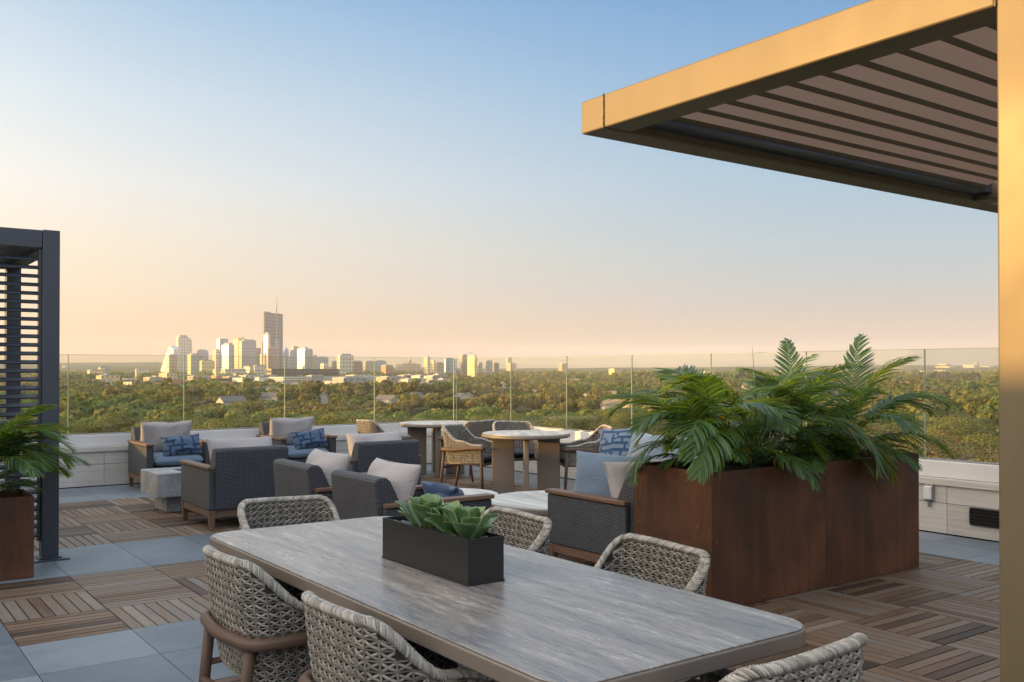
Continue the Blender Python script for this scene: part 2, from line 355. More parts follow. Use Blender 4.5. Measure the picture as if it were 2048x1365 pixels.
M['pebble'] = m_strand('river_pebble', (.012,.013,.014), (.10,.11,.115))
M['soil'] = m_flat('dark_soil', (.03,.022,.016), .9, .3, 20)
M['lava'] = m_flat('lava_rock', (.07,.045,.045), .9, .4, 30)

# ------------------------------------------------------------------ terrace floor
PX, PY, PT = .85, 4.565, .585
def is_deck(i, j):
    x = PX+(i+.5)*PT; y = PY+(j+.5)*PT
    if x > 7.29: return False
    if i < 0 and j <= 2: return False
    if j in (0, 1) and i < 6: return False
    if j in (5, 6) and i < 8: return False
    if y > 11.58: return False
    if j < 0 and i < 1: return False
    return True
def floor():
    slat = MB(); pav = MB(); TH = .022
    for j in range(-11, 15):
        for i in range(-9, 13):
            x0 = PX+i*PT; y0 = PY+j*PT; x1 = x0+PT; y1 = y0+PT
            if x1 > 8.25+.01: x1 = 8.25
            if y1 > 13.: y1 = 13.
            if x1-x0 < .05 or y1-y0 < .05: continue
            if is_deck(i, j):
                par = (i+j) % 2 == 0
                if y0 > 8.6: par = not par
                if i == 1 and j == 4: par = True
                n = 8; w = (PT-.004)/n; base = random.gauss(.5, .10)+(.06 if not par else -.05)
                for k in range(n):
                    t = min(1, max(0, random.gauss(base, .16)))
                    if par: slat.box(x0+.003, x1-.003, y0+.002+k*w+.0048, y0+.002+(k+1)*w-.0048, -TH, 0, t=t, grain=0)
                    else: slat.box(x0+.002+k*w+.0048, x0+.002+(k+1)*w-.0048, y0+.003, y1-.003, -TH, 0, t=t, grain=1)
            else:
                if j in (5, 6) and i < 8:
                    if j == 6: continue
                    y1 = y0+2*PT
                g = .0022
                pav.box(x0+g, x1-g, y0+g, y1-g, -TH, 0, t=random.random())
    tag(slat.build('deck_tiles', M['deck']), kind='structure')
    tag(pav.build('paving', M['paver']), kind='structure')
    tag(MB().box(-4.4, 8.6, -2, 13.3, -.5, -.024).build('roof_slab', M['dark']), kind='structure')
floor()

# ------------------------------------------------------------------ parapet, glass guard
def parapet(name, label, along, c, a0, a1, joints):
    r = empty(name, label=label, cat='wall')
    def B(mb, s0, s1, d0, d1, z0, z1, **k):     # s: along, d: depth out from the face
        if along == 'x': mb.box(s0, s1, c+d0, c+d1, z0, z1, **k)
        else: mb.box(c+d0, c+d1, s0, s1, z0, z1, **k)
    m = MB(); B(m, a0, a1, .012, .3, -.5, .44); m.build('backing', M['dark'], r)
    m = MB()
    s = joints; k = 0
    while s < a1+1.2:
        s0 = max(a0, s-1.17); s1 = min(a1, s)
        if s1-s0 > .02:
            B(m, s0+.0025, s1-.0025, 0, .02, .012, .282, t=random.random()); B(m, s0+.0025, s1-.0025, 0, .02, .287, .445, t=random.random())
        s += 1.17
    m.build('wall_tiles', M['tile'], r)
    m = MB(); B(m, a0, a1, -.025, .3, .447, .507); m.build('ledge', M['tile'], r, bevel=.004)
    m = MB(); B(m, a0, a1, .05, .3, .509, .66); m.build('coping', M['white_coping'], r, bevel=.006)
    m = MB(); B(m, a0, a1, .09, .15, .6605, .675); m.build('channel', M['steel'], r)
    return r
GB = [-5.8, -4.34, -2.88, -1.43, .03, 1.05, 2.50, 3.96, 5.41, 6.87, 8.32]
GR = [0.9, 2.26, 3.60, 4.94, 6.27, 7.60, 8.94, 10.26, 11.59, 13.07]
parapet('parapet_wall', 'pale stone tiled parapet along the far edge of the terrace behind the armchairs', 'x', 13.0, -6, 8.25, 1.74)
parapet('parapet_wall', 'pale stone tiled parapet along the right edge of the terrace with a dark vent', 'y', 8.25, -2, 13.0, 4.66)
parapet('parapet_wall', 'low stone tiled parapet closing the left end of the terrace, out of view', 'y', -6.4, -2, 13.0, 4.66)
names_b = {5: 'glass pane just right of the dark louvred pergola, first in the far guard', 6: 'glass pane behind the leftmost armchair, with the pale towers beyond', 7: 'glass pane behind the second armchair, in front of the tallest tower', 8: 'glass pane behind the woven chair, with the long white garage beyond', 9: 'glass pane at the far corner of the guard behind the far round table'}
names_r = {8: 'glass pane first right of the guard corner, behind the two far woven chairs', 7: 'glass pane behind the left half of the nearer round table', 6: 'glass pane behind the woven chair facing left', 5: 'glass pane with the leftmost palm frond in front of it', 4: 'glass pane behind the left rusty planter palms', 3: 'glass pane behind the upright frond in the middle of the planters', 2: 'glass pane behind the rightmost palm, ending right of the planter', 1: 'glass pane beside the sunlit post at the right edge'}
for arr, names, ax in ((GB, names_b, 'x'), (GR, names_r, 'y')):
    for k in range(len(arr)-1):
        a, b = arr[k]+.005, arr[k+1]-.005
        if ax == 'y' and k == len(arr)-2: b = 13.11
        m = MB(); e = MB(); t = .014
        def fr(mb, s0, s1, z0, z1, d0, d1):
            if ax == 'x': mb.box(s0, s1, 13.12+d0, 13.12+d1, z0, z1)
            else: mb.box(8.37+d0, 8.37+d1, s0, s1, z0, z1)
        # one thin pane sheet in the middle and edge strips round it: the pane reads as a 14 mm slab
        if ax == 'x': m.add([(a,13.12,.665),(b,13.12,.665),(b,13.12,1.69),(a,13.12,1.69)], [(0,1,2,3)])
        else: m.add([(8.37,a,.665),(8.37,b,.665),(8.37,b,1.69),(8.37,a,1.69)], [(0,3,2,1)])
        fr(e, a-.004, a-.0005, .665, 1.694, -t/2, t/2); fr(e, b+.0005, b+.004, .665, 1.694, -t/2, t/2); fr(e, a, b, 1.6905, 1.6945, -t/2, t/2)
        r = empty('glass_panel', label=names.get(k, 'glass guard pane outside the view, '+('number %s from the far left end' % ('one','two','three','four','five','six','seven','eight','nine','ten')[k] if ax == 'x' else 'beside the right post end')), cat='glass panel', group='glass guard panes')
        m.build('pane', M['glass'], r); e.build('pane_edge', M['glass_edge'], r)
def outlet(loc, rz, label):
    r = empty('outlet_box', loc, rz, label=label, cat='outlet box')
    MB().box(-.045, .045, -.03, -.002, -.075, .075).build('box', M['steel'], r, bevel=.006)
    MB().box(-.038, .038, -.062, -.0305, -.062, .062).build('cover', M['bright_metal'], r, bevel=.012, seg=3)
    MB().tube([(0,-.02,-.075), (0,-.02,-.13)], .012, 8).build('conduit', M['steel'], r)
outlet((8.25, 4.82, .37), R(-90), 'weatherproof outlet box on the right parapet just right of the rusty planters')
outlet((6.02, 13.0, .40), 0, 'weatherproof outlet box on the far parapet right of the second armchair')
r = empty('wall_vent', (8.25, 4.22, .20), R(-90), label='black rectangular louvre vent low on the right parapet', cat='vent')
MB().box(-.22, .22, -.004, -.001, -.075, .075).build('backing', M['dark'], r)
m = MB(); m.box(-.22, .22, -.016, -.0045, .062, .078); m.box(-.22, .22, -.016, -.0045, -.078, -.062); m.box(-.225, -.207, -.016, -.0045, -.061, .061); m.box(.207, .225, -.016, -.0045, -.061, .061)
m.build('frame', M['black'], r)
m = MB()
for k in range(4): m.box(-.206, .206, -.014, -.005, -.05+k*.03, -.038+k*.03, t=.5)
m.build('slats', M['black'], r)

# ------------------------------------------------------------------ pergolas
XB, YC = 2.55, 3.03
pg = empty('pergola', (XB, YC, 0), label='bronze steel pergola with slatted louvre roof, sunlit gold, over the right side', cat='pergola')
def pl(mb, *a, **k): return mb.box(a[0]-XB, a[1]-XB, a[2]-YC, a[3]-YC, a[4], a[5], **k)
ZB, ZT = 2.483, 2.62
pl(MB(), XB, XB+.14, 1.30, YC-.143, ZB, ZT).build('side_beam', M['bronze'], pg, bevel=.008, seg=3)
pl(MB(), XB, 8.1, YC-.14, YC, ZB, ZT).build('end_beam', M['bronze'], pg, bevel=.008, seg=3)
pl(MB(), XB, 8.1, 1.02, 1.16, ZB, ZT).build('end_beam', M['bronze'], pg, bevel=.008, seg=3)
pl(MB(), 5.42, 5.56, 1.163, YC-.143, ZB, ZT).build('cross_beam', M['bronze'], pg, bevel=.008, seg=3)
pl(MB(), 7.96, 8.1, 1.163, YC-.143, ZB, ZT).build('side_beam', M['bronze'], pg, bevel=.008, seg=3)
pl(MB(), XB, XB+.14, 1.163, 1.297, 0.012, ZT).build('post', M['bronze'], pg, bevel=.008, seg=3)
pl(MB(), 7.96, 8.1, 1.02, 1.16, 0.012, ZB-.003).build('post', M['bronze'], pg, bevel=.008, seg=3)
pl(MB(), XB-.08, XB+.22, 1.09, 1.38, 0, .011).build('base_plate', M['bronze'], pg, bevel=.003)
w = MB()                                   # rough weld beads at the joints
def weld(p, q, n=26):
    p = Vector(p); q = Vector(q)
    for k in range(n):
        c = p.lerp(q, k/(n-1))+Vector((random.uniform(-.0012,.0012), random.uniform(-.0015,.0015), 0)); r_ = random.uniform(.003,.005)
        w.tube([c-(q-p).normalized()*.004, c, c+(q-p).normalized()*.004], [r_*.5, r_, r_*.5], 6)
weld((XB-.001-XB, -.1415, ZB), (XB-.001-XB, -.1415, ZT), 34); weld((-.001, -.1415, ZB-.0005), (.14, -.1415, ZB-.0005), 30)
weld((-.001, 1.2985-YC, ZB), (-.001, 1.2985-YC, ZT), 30)
w.build('weld_bead', M['bronze'], pg, smooth=True)
gut = MB(); pl(gut, XB+.143, 5.417, YC-.245, YC-.144, ZB+.035, ZB+.10); gut.build('gutter', M['charcoal'], pg)
def m_louver():
    n = NT('pale_louvre'); g = n.noise(n.coord(scale=(.5,30,30)), 3, 4)
    return n.done(n.bsdf(n.mix(g, (.84,.62,.50), (.92,.72,.60)), .5, 0, .4))
M['louvre'] = m_louver()
def louvre_mesh(mb, x0, x1, y, z):          # a flat-bottomed aerofoil blade, 146 mm pitch, dark raised lip
    prof = [(y+.0, z+.060), (y+.113, z+.008), (y+.137, z-.003), (y+.140, z+.003), (y+.136, z+.014), (y+.113, z+.025), (y+.006, z+.070)]
    v = [(x-XB, a-YC, b) for x in (x0, x1) for a, b in prof]; n = len(prof)
    f = [(k, (k+1) % n, n+(k+1) % n, n+k) for k in range(n)]+[tuple(range(n))[::-1], tuple(range(n, 2*n))]
    mb.add(v, f[:1], 0); b = len(mb.v)-2*n
    for q in f[1:]:
        mb.f.append(tuple(b+i for i in q)); mb.m.append(1 if q in f[1:5] else 0); mb.t.append(.5); mb.uv.append(None)
for bay, (x0, x1) in enumerate(((XB+.143, 5.33), (5.565, 7.955))):
    for k in range(11):
        y = 1.185+k*.146
        if y+.146 > YC-.17: continue
        mb = MB(); louvre_mesh(mb, x0, x1, y, ZB+.055); mb.build('louvre', [M['louvre'], M['bronze']], pg)

lp = empty('pergola', (1.50, 8.2, 0), label='shade-toned dark pergola with horizontal louvre screen at the left edge', cat='pergola')
def ll(mb, *a, **k): return mb.box(a[0]-1.41, a[1]-1.41, a[2]-8.2, a[3]-8.2, a[4], a[5], **k)
for x0, y0 in ((1.285, 8.2), (1.285, 10.05), (-2.2, 8.2), (-2.2, 10.05)):
    ll(MB(), x0, x0+.125, y0, y0+.125, .02, 2.605).build('post', M['charcoal'], lp, bevel=.005)
    ll(MB(), x0-.07, x0+.195, y0-.07, y0+.195, 0, .012).build('base_plate', M['charcoal'], lp, bevel=.003)
    ll(MB(), x0-.02, x0+.145, y0-.02, y0+.145, .0125, .022).build('base_collar', M['charcoal'], lp, bevel=.002)
for y0 in (8.203, 10.053): ll(MB(), -2.072, 1.282, y0, y0+.119, 2.46, 2.60).build('beam', M['charcoal'], lp, bevel=.005)
for x0 in (1.288, -2.197): ll(MB(), x0, x0+.119, 8.328, 10.047, 2.46, 2.60).build('beam', M['charcoal'], lp, bevel=.005)
for k in range(11): ll(MB(), -2.07, 1.282, 8.36+k*.155, 8.36+k*.155+.13, 2.50+.0, 2.53).build('roof_louvre', M['charcoal'], lp, bevel=.004)
for k in range(33):
    m = MB(); z = .20+k*.0680
    Mx = Matrix.Translation((0, .06, z)) @ Matrix.Rotation(R(24), 4, 'X')
    m.box(-3.48, -.13, -.028, .028, -.007, .007, M=Mx); m.build('screen_louvre', M['charcoal'], lp, bevel=.003)
ll(MB(), 1.262, 1.283, 8.235, 8.285, .15, 2.455).build('screen_frame', M['charcoal'], lp)
# unseen side panel, added to block the low sun from the seats
ll(MB(), -2.19, -2.15, 8.33, 10.045, .05, 2.455).build('side_panel', M['charcoal'], lp)

bw = empty('sun_block_wall', (-5.2, 0, 0), label='unseen wall mass added left of the terrace to block the low sun', cat='building')  # unseen wall mass, added to hold the low sun off the terrace
m = MB(); m.box(-.6, .6, -5.5, 12.97, .0, 2.13); m.build('wall', M['render_wall'], bw, bevel=.01)
MB().box(-.63, .63, -5.53, 12.99, 2.133, 2.18).build('roof', M['white_coping'], bw)
MB().box(.602, .65, 1, 1.95, 0.002, 1.95).build('door', M['charcoal'], bw, bevel=.004)  # door leaf on the added sun-blocking wall

sc_ = empty('sun_block_panel', (-2.9, 12.85, 0), label='solid dark panel added out of view to block the low sun', cat='screen')  # unseen panel added along the far guard to shade the fire table and seats
MB().box(-1.7, 1.7, -.03, .03, .05, 1.30).build('panel', M['charcoal'], sc_, bevel=.004)
for x in (-1.66, 0, 1.66): MB().box(x-.03, x+.03, .032, .09, 0, 1.30).build('post', M['charcoal'], sc_, bevel=.004)
# ------------------------------------------------------------------ rounded slab tops
def rrect(x0, x1, y0, y1, r, n=8):
    P = []
    for cx, cy, a in ((x1-r, y1-r, 0), (x0+r, y1-r, 90), (x0+r, y0+r, 180), (x1-r, y0+r, 270)):
        for k in range(n+1):
            t = R(a+90*k/n); P.append((cx+r*math.cos(t), cy+r*math.sin(t)))
    return P
TX0, TX1, TY0, TY1 = 1.395, 2.37, 1.72, 4.34; TCX, TCY = (TX0+TX1)/2, (TY0+TY1)/2
dt_ = empty('dining_table', (TCX, TCY, 0), label='long dining table with grey travertine top and taupe metal rim in the foreground', cat='table')
hx, hy = (TX1-TX0)/2, (TY1-TY0)/2
MB().prism(rrect(-hx, hx, -hy, hy, .12, 12), .70, .747).build('rim', M['taupe'], dt_, bevel=.006, seg=3)
MB().prism(rrect(-hx+.008, hx-.008, -hy+.008, hy-.008, .113, 12), .7475, .7515).build('tabletop', M['stone'], dt_, bevel=.0015)
for sy in (-1, 1):
    MB().box(-.30, .30, sy*.78-.035, sy*.78+.035, .002, .698).build('leg', M['taupe'], dt_, bevel=.012, seg=3)
    MB().box(-.34, .34, sy*.62-.02, sy*.62+.02, .655, .6985).build('support', M['taupe'], dt_, bevel=.004)

# ------------------------------------------------------------------ woven dining chair
def make_dining_chair():
    root = empty('woven_dining_chair')
    # plan curve of the shell, front of left arm -> back -> front of right arm; returns (pos at height z, normal)
    HW, FY, BY, RC = .234, .24, -.25, .075
    segs = []
    L1 = FY-(BY+RC); L2 = math.pi/2*RC; L3 = 2*(HW-RC)
    tot = 2*L1+2*L2+L3
    def plan(s):
        s = max(0, min(tot, s))
        if s <= L1: return (-HW, FY-s, -1, 0)
        s -= L1
        if s <= L2:
            a = math.pi+s/RC; return (-HW+RC+RC*math.cos(a), BY+RC+RC*math.sin(a), math.cos(a), math.sin(a))
        s -= L2
        if s <= L3: return (-HW+RC+s, BY, 0, -1)
        s -= L3
        if s <= L2:
            a = 1.5*math.pi+s/RC; return (HW-RC+RC*math.cos(a), BY+RC+RC*math.sin(a), math.cos(a), math.sin(a))
        s -= L2
        return (HW, BY+RC+s, 1, 0)
    ZL = .355
    def sm(x): x = max(0, min(1, x)); return x*x*(3-2*x)
    def top(s):
        d = min(s, tot-s)         # distance from the arm's front
        return .585+.045*sm((d-.10)/.2)+.172*sm((d-.31)/.19)+.004*math.sin(s*9)
    def P(s, z, off=0.):
        x, y, nx, ny = plan(s); k = (z-ZL)/.42
        back = sm((min(s, tot-s)-.22)/.22)
        y2 = y-.065*k*back-.01*math.sin(k*3)*back; x2 = x+nx*.025*k
        # the back bows out in the middle
        mid = max(0, 1-((s-tot/2)/(L3/2+L2))**2); y2 -= .016*mid
        return Vector((x2+nx*off, y2+ny*off, z-.10*off*back))
    # dark core: outer and inner sheet
    mb = MB(); NS = 70; NZ = 14; cols = []
    for side in (.006, -.006):
        base = len(mb.v)
        for i in range(NS+1):
            s = tot*i/NS
            for j in range(NZ+1): mb.v.append(tuple(P(s, ZL+(top(s)-.006-ZL)*j/NZ, side)))
        for i in range(NS):
            for j in range(NZ):
                a = base+i*(NZ+1)+j; q = (a, a+NZ+1, a+NZ+2, a+1)
                mb.f.append(q if side > 0 else q[::-1]); mb.m.append(0); mb.t.append(.5); mb.uv.append(None)
    # strands
    rnd = random.Random(5)
    def strand(p0, p1, wd, n_out, t, arch=.005, segn=3):
        d = (p1-p0); side = d.cross(n_out).normalized()*wd/2; b = len(mb.v); K = segn+1
        for k in range(K):
            f = k/segn; c = p0.lerp(p1, f)+n_out*(arch*math.sin(math.pi*f)+.0008); ww = 1.
            mb.v += [tuple(c-side*ww-n_out*.0015), tuple(c-side*.45+n_out*.0028), tuple(c+side*.45+n_out*.0028), tuple(c+side*ww-n_out*.0015)]
        for k in range(segn):
            for i in range(3):
                a = b+k*4+i; mb.f.append((a, a+1, a+5, a+4)); mb.m.append(1); mb.t.append(t); mb.uv.append(None)
    CW, RH = .0355, .0305
    nc = int(tot/CW); cw = tot/nc
    for side in (1, -1):
        off = side*.0075
        z = ZL+.012; row = 0
        while z < .80:
            for c in range(nc):
                s0 = c*cw; s1 = s0+cw; sm_ = (s0+s1)/2
                t0 = top(s0)-.012; t1 = top(s1)-.012
                if z+RH*.12 > min(t0, t1): continue
                a = P(s0, z, off); b = P(s1, z, off); c_ = P(s1, min(t1, z+RH), off); d_ = P(s0, min(t0, z+RH), off)
                n_ = (b-a).cross(d_-a).normalized()
                if n_.dot(Vector((P(sm_, z, 1)-P(sm_, z, 0)))) < 0: n_ = -n_
                n_ = n_*side
                g = .10
                def q(fu, fv): return a.lerp(b, fu).lerp(d_.lerp(c_, fu), fv)
                jt = lambda: rnd.uniform(-.05, .05)
                t = rnd.uniform(.15, 1)
                strand(q(.06+jt()*.4, .08+jt()), q(.94, .76+jt()), .0090, n_, t, .0045)
                strand(q(.94+jt()*.4, .08+jt()), q(.06, .76+jt()), .0090, n_, rnd.uniform(.15, 1), .0062)
                strand(q(0, -.12), q(0, .98), .0072, n_, rnd.uniform(.1, .9), .003, 2)
                strand(q(0, .93), q(1, .93), .0060, n_, rnd.uniform(0, .35), .0018, 2)
            z += RH; row += 1
    sh = mb.build('woven_shell', [M['core'], M['strand']], root, smooth=True, uv=False)
    # braided rim round the top and front edges
    rim = MB(); path = []
    for j in range(8): path.append(P(0, ZL+(top(0)-ZL)*j/8))
    ns = 64
    for i in range(ns+1): path.append(P(tot*i/ns, top(tot*i/ns)))
    for j in range(8): path.append(P(tot, ZL+(top(tot)-ZL)*(7-j)/8))
    rim.tube(path, .0130, 8, m=1, t=.25)
    # resample
    pts = [path[0]]; acc = 0; step = .0095
    L = 0; out = []
    for i in range(len(path)-1):
        a, b = path[i], path[i+1]; l = (b-a).length; u = -L % step if L else 0
        while u < l: out.append((a.lerp(b, u/l), (b-a).normalized(), i)); u += step
        L += l
    for k, (c, d, i) in enumerate(out):
        s = None
        ref = Vector((c.x*.6, c.y+.02, 0)).normalized()
        o_ = (ref-d*ref.dot(d)).normalized(); up = d.cross(o_)
        if up.z < 0: up = -up
        for w_ in (0, 1):
            pp = []; a0, a1 = ((-160, 20), (-20, 165))[w_]
            for q_ in range(6):
                f = q_/5; a = R(a0+(a1-a0)*f) ; rr = .0138+.0022*math.sin(math.pi*f)
                pp.append(c+o_*(-math.sin(a-math.pi/2+math.pi/2)*0+math.cos(a+math.pi/2)*-rr)+up*(math.sin(a+math.pi/2)*rr*.8)+d*((f-.5)*.036*(1 if w_ else -1)+rnd.uniform(-.001,.001)))
            rim.tube(pp, [.0030, .0046, .0050, .0050, .0046, .0030], 5, m=1, t=rnd.uniform(.1, 1))
    # bottom edge
    low = [P(tot*i/40, ZL+.004) for i in range(41)]; rim.tube(low, .011, 6, m=1, t=.4)
    rim.build('braided_rim', [M['core'], M['strand_rim']], root, smooth=True, uv=False)
    # seat
    m = MB(); pr = [tuple(P(tot*i/30, ZL, -.01).xy) for i in range(31)]; m.prism(pr, ZL-.012, ZL+.02); m.build('seat', M['core'], root)
    cush(m2 := MB(), (0, .015, ZL+.062), (.212, .215, .040), n=14, p=4.); m2.build('seat_cushion', M['navy'], root, smooth=True)
    # wooden rail wrapping back and arms
    m = MB(); zr = .525; pts = []
    xo = HW+.030
    ys = BY-.062
    for y in (.285, .20, .08, -.06, -.16): pts.append((-xo-.012, y, zr+.028*sm((y+.16)/.3)))
    for a in (200, 225, 250): pts.append((-xo+.085+.095*math.cos(R(a)), ys+.085+.095*math.sin(R(a))-.004, zr))
    for x in (-.12, 0, .12): pts.append((x, ys-.022-.012*(1-abs(x)/.12), zr))
    for a in (290, 315, 340): pts.append((xo-.085+.095*math.cos(R(a)), ys+.085+.095*math.sin(R(a))-.004, zr))
    for y in (-.16, -.06, .08, .20, .285): pts.append((xo+.012, y, zr+.028*sm((y+.16)/.3)))
    pts = smooth_path(pts, 4)
    m.tube(pts, [.017]+[.0245]*(len(pts)-2)+[.017], 10); m.build('arm_rail', M['teak_dark'], root, smooth=True)
    for sx in (-1, 1):
        MB().tube([(sx*(xo+.004), .235, zr+.02), (sx*(xo), .245, .3), (sx*(xo-.004), .262, .0)], [.019, .020, .0135], 10).build('leg', M['teak_dark'], root, smooth=True)
        MB().tube([(sx*(xo-.045), ys+.01, zr-.005), (sx*(xo-.055), ys-.015, .3), (sx*(xo-.065), ys-.065, 0)], [.021, .0215, .0135], 10).build('leg', M['teak_dark'], root, smooth=True)
        MB().tube([(sx*(xo-.004), .245, .36), (sx*(xo-.055), ys-.008, .355)], .013, 8).build('side_stretcher', M['teak_dark'], root, smooth=True)
    MB().tube([(-(xo-.052), ys-.02, .295), (xo-.052, ys-.02, .295)], .0165, 10).build('back_stretcher', M['teak_dark'], root, smooth=True)
    MB().tube([(-(xo-.004), .245, .35), (xo-.004, .245, .35)], .014, 10).build('front_stretcher', M['teak_dark'], root, smooth=True)
    return root
def smooth_path(pts, n):
    P = [Vector(p) for p in pts]; out = []
    for i in range(len(P)-1):
        p0 = P[max(0, i-1)]; p1 = P[i]; p2 = P[i+1]; p3 = P[min(len(P)-1, i+2)]
        for k in range(n):
            t = k/n; out.append(.5*((2*p1)+(p2-p0)*t+(2*p0-5*p1+4*p2-p3)*t*t+(-p0+3*p1-3*p2+p3)*t**3))
    out.append(P[-1]); return out
def cush(mb, c, h, n=16, p=4., Mx=None, puff=0., wob=0., seed=0, pinch=0.):
    """cushion: a rounded slab; h = half sizes, z the thickness; p = how boxy; pinch = pointed pillow corners"""
    c = Vector(c); N = n
    for side in (1, -1):
        b = len(mb.v); uvs = {}
        for i in range(N+1):
            for j in range(N+1):
                u = math.sin(math.pi/2*(2*i/N-1)); v = math.sin(math.pi/2*(2*j/N-1))
                th = max(0, (1-abs(u)**p))**(1/2.2)*max(0, (1-abs(v)**p))**(1/2.2)
                if pinch: k1 = 1-pinch*(1-v*v)*abs(u)**3*0; uu = u*(1-pinch*(1-v*v)); vv = v*(1-pinch*(1-u*u))
                else: uu = u*(1-.04*v**8); vv = v*(1-.04*u**8)
                z = side*h[2]*th*(1+puff*(1-u*u)*(1-v*v))
                if wob:
                    nz = mnoise.noise(Vector((u*1.7+seed, v*1.7, seed*1.3+side)))*wob; z += nz*h[2]*th
                    uu += mnoise.noise(Vector((u*1.3, v*1.3+seed, 4.)))*wob*.08
                    vv += mnoise.noise(Vector((u*1.3+seed, v*1.3, 9.)))*wob*.10
                p_ = Vector((uu*h[0], vv*h[1], z)); 
                if Mx is not None: p_ = Mx @ p_
                mb.v.append(tuple(c+p_)); uvs[(i,j)] = (uu*h[0], vv*h[1])
        for i in range(N):
            for j in range(N):
                q = [b+i*(N+1)+j, b+(i+1)*(N+1)+j, b+(i+1)*(N+1)+j+1, b+i*(N+1)+j+1]; ij = [(i,j),(i+1,j),(i+1,j+1),(i,j+1)]
                if side < 0: q = q[::-1]; ij = ij[::-1]
                mb.f.append(tuple(q)); mb.m.append(0); mb.t.append(.5); mb.uv.append([uvs[k] for k in ij])
    return mb

dc = make_dining_chair(); used = [False]
def place(proto, x, y, deg, label, group, cat, z=0):      # deg: direction the seat faces, counter-clockwise from +X
    o = copy_tree(proto) if proto.get('used') else proto
    proto['used'] = True
    o.location = (x, y, z); o.rotation_euler = (0, 0, R(deg-90))
    for k in ('label', 'category', 'group'): o[k] = dict(label=label, category=cat, group=group)[k]
    if 'used' in o and o is not proto: del o['used']
    return o
G1 = 'woven dining chairs round the long table'; G2 = 'woven chairs round the two round tables'
for x, y, d, lb, g in [
    (1.53, 3.50, 0, 'woven chair at the left long side of the table, farther of the two', G1),
    (1.53, 2.55, 0, 'woven chair at the left long side of the table, nearest the camera', G1),
    (2.385, 3.66, 180, 'woven chair behind the succulent trough on the far long side of the table', G1),
    (2.385, 2.70, 180, 'woven chair on the far long side of the table in front of the rusty planter', G1),
    (1.99, 4.52, -90, 'woven chair at the far short end of the dining table', G1),
    (1.955, 1.775, 90, 'woven chair cut off by the bottom edge at the near end of the table', G1),
    (6.50, 9.78, -62, 'woven chair with its back lit gold left of the nearer round table', G2),
    (7.28, 9.98, -118, 'woven chair with navy cushion facing the camera behind the nearer round table', G2),
    (7.44, 8.83, 152, 'woven chair facing left on the right side of the nearer round table', G2),
    (7.16, 10.95, 95, 'woven chair seen from behind between the two round tables', G2),
    (6.30, 11.72, 0, 'woven chair with its top lit gold left of the far round table', G2)]:
    place(dc, x, y, d, lb, g, 'chair')

# ------------------------------------------------------------------ round tables
def round_table(x, y, r, rot, label):
    t = empty('round_table', (x, y, 0), R(rot), label=label, cat='table', group='round slab leg tables')
    MB().lathe([(r-.02, .69), (r, .70), (r, .725), (r-.012, .735)], 64).build('rim', M['taupe'], t, smooth=False, bevel=.004)
    MB().lathe([(r-.014, .7355), (r-.014, .7405), (r-.018, .742)], 64).build('tabletop', M['stone_pale'], t)
    for k in range(4):
        Mx = Matrix.Rotation(R(90*k), 4, 'Z'); MB().box(.14, .41, -.03, .03, .002, .688, M=Mx).build('leg', M['taupe'], t, bevel=.01)
def m_pale():
    n = NT('pale_travertine'); a = n.noise(n.coord(scale=(5,.7,1)), 1.6, 7, .6, .4); 
    return n.done(n.bsdf(n.ramp(a, [(.36, (.33,.32,.30)), (.5, (.46,.44,.41)), (.64, (.60,.58,.55))]), .38))
M['stone_pale'] = m_pale()
round_table(6.83, 9.15, .535, -35.9, 'round stone top table with taupe slab legs, nearer of the two')
round_table(7.12, 11.70, .535, -26, 'round stone top table with taupe slab legs, farther one by the guard corner')
def coffee(x, y, r, z, label):
    t = empty('coffee_table', (x, y, 0), label=label, cat='coffee table', group='low round coffee tables')
    MB().lathe([(r-.02, z-.052), (r, z-.04), (r, z-.012), (r-.008, z-.004)], 64).build('rim', M['taupe'], t)
    MB().lathe([(r-.009, z-.0035), (r-.009, z), (r-.012, z+.001)], 64).build('tabletop', M['stone_pale'], t)
    for k in range(3):
        Mx = Matrix.Rotation(R(120*k+20), 4, 'Z'); MB().box(r*.3, r*.75, -.03, .03, .002, z-.053, M=Mx).build('leg', M['taupe'], t, bevel=.008)
coffee(5.02, 6.30, .60, .40, 'large low round coffee table with pale stone top left of the wicker sofa')
coffee(4.63, 7.38, .46, .36, 'smaller low round coffee table behind the front armchair')

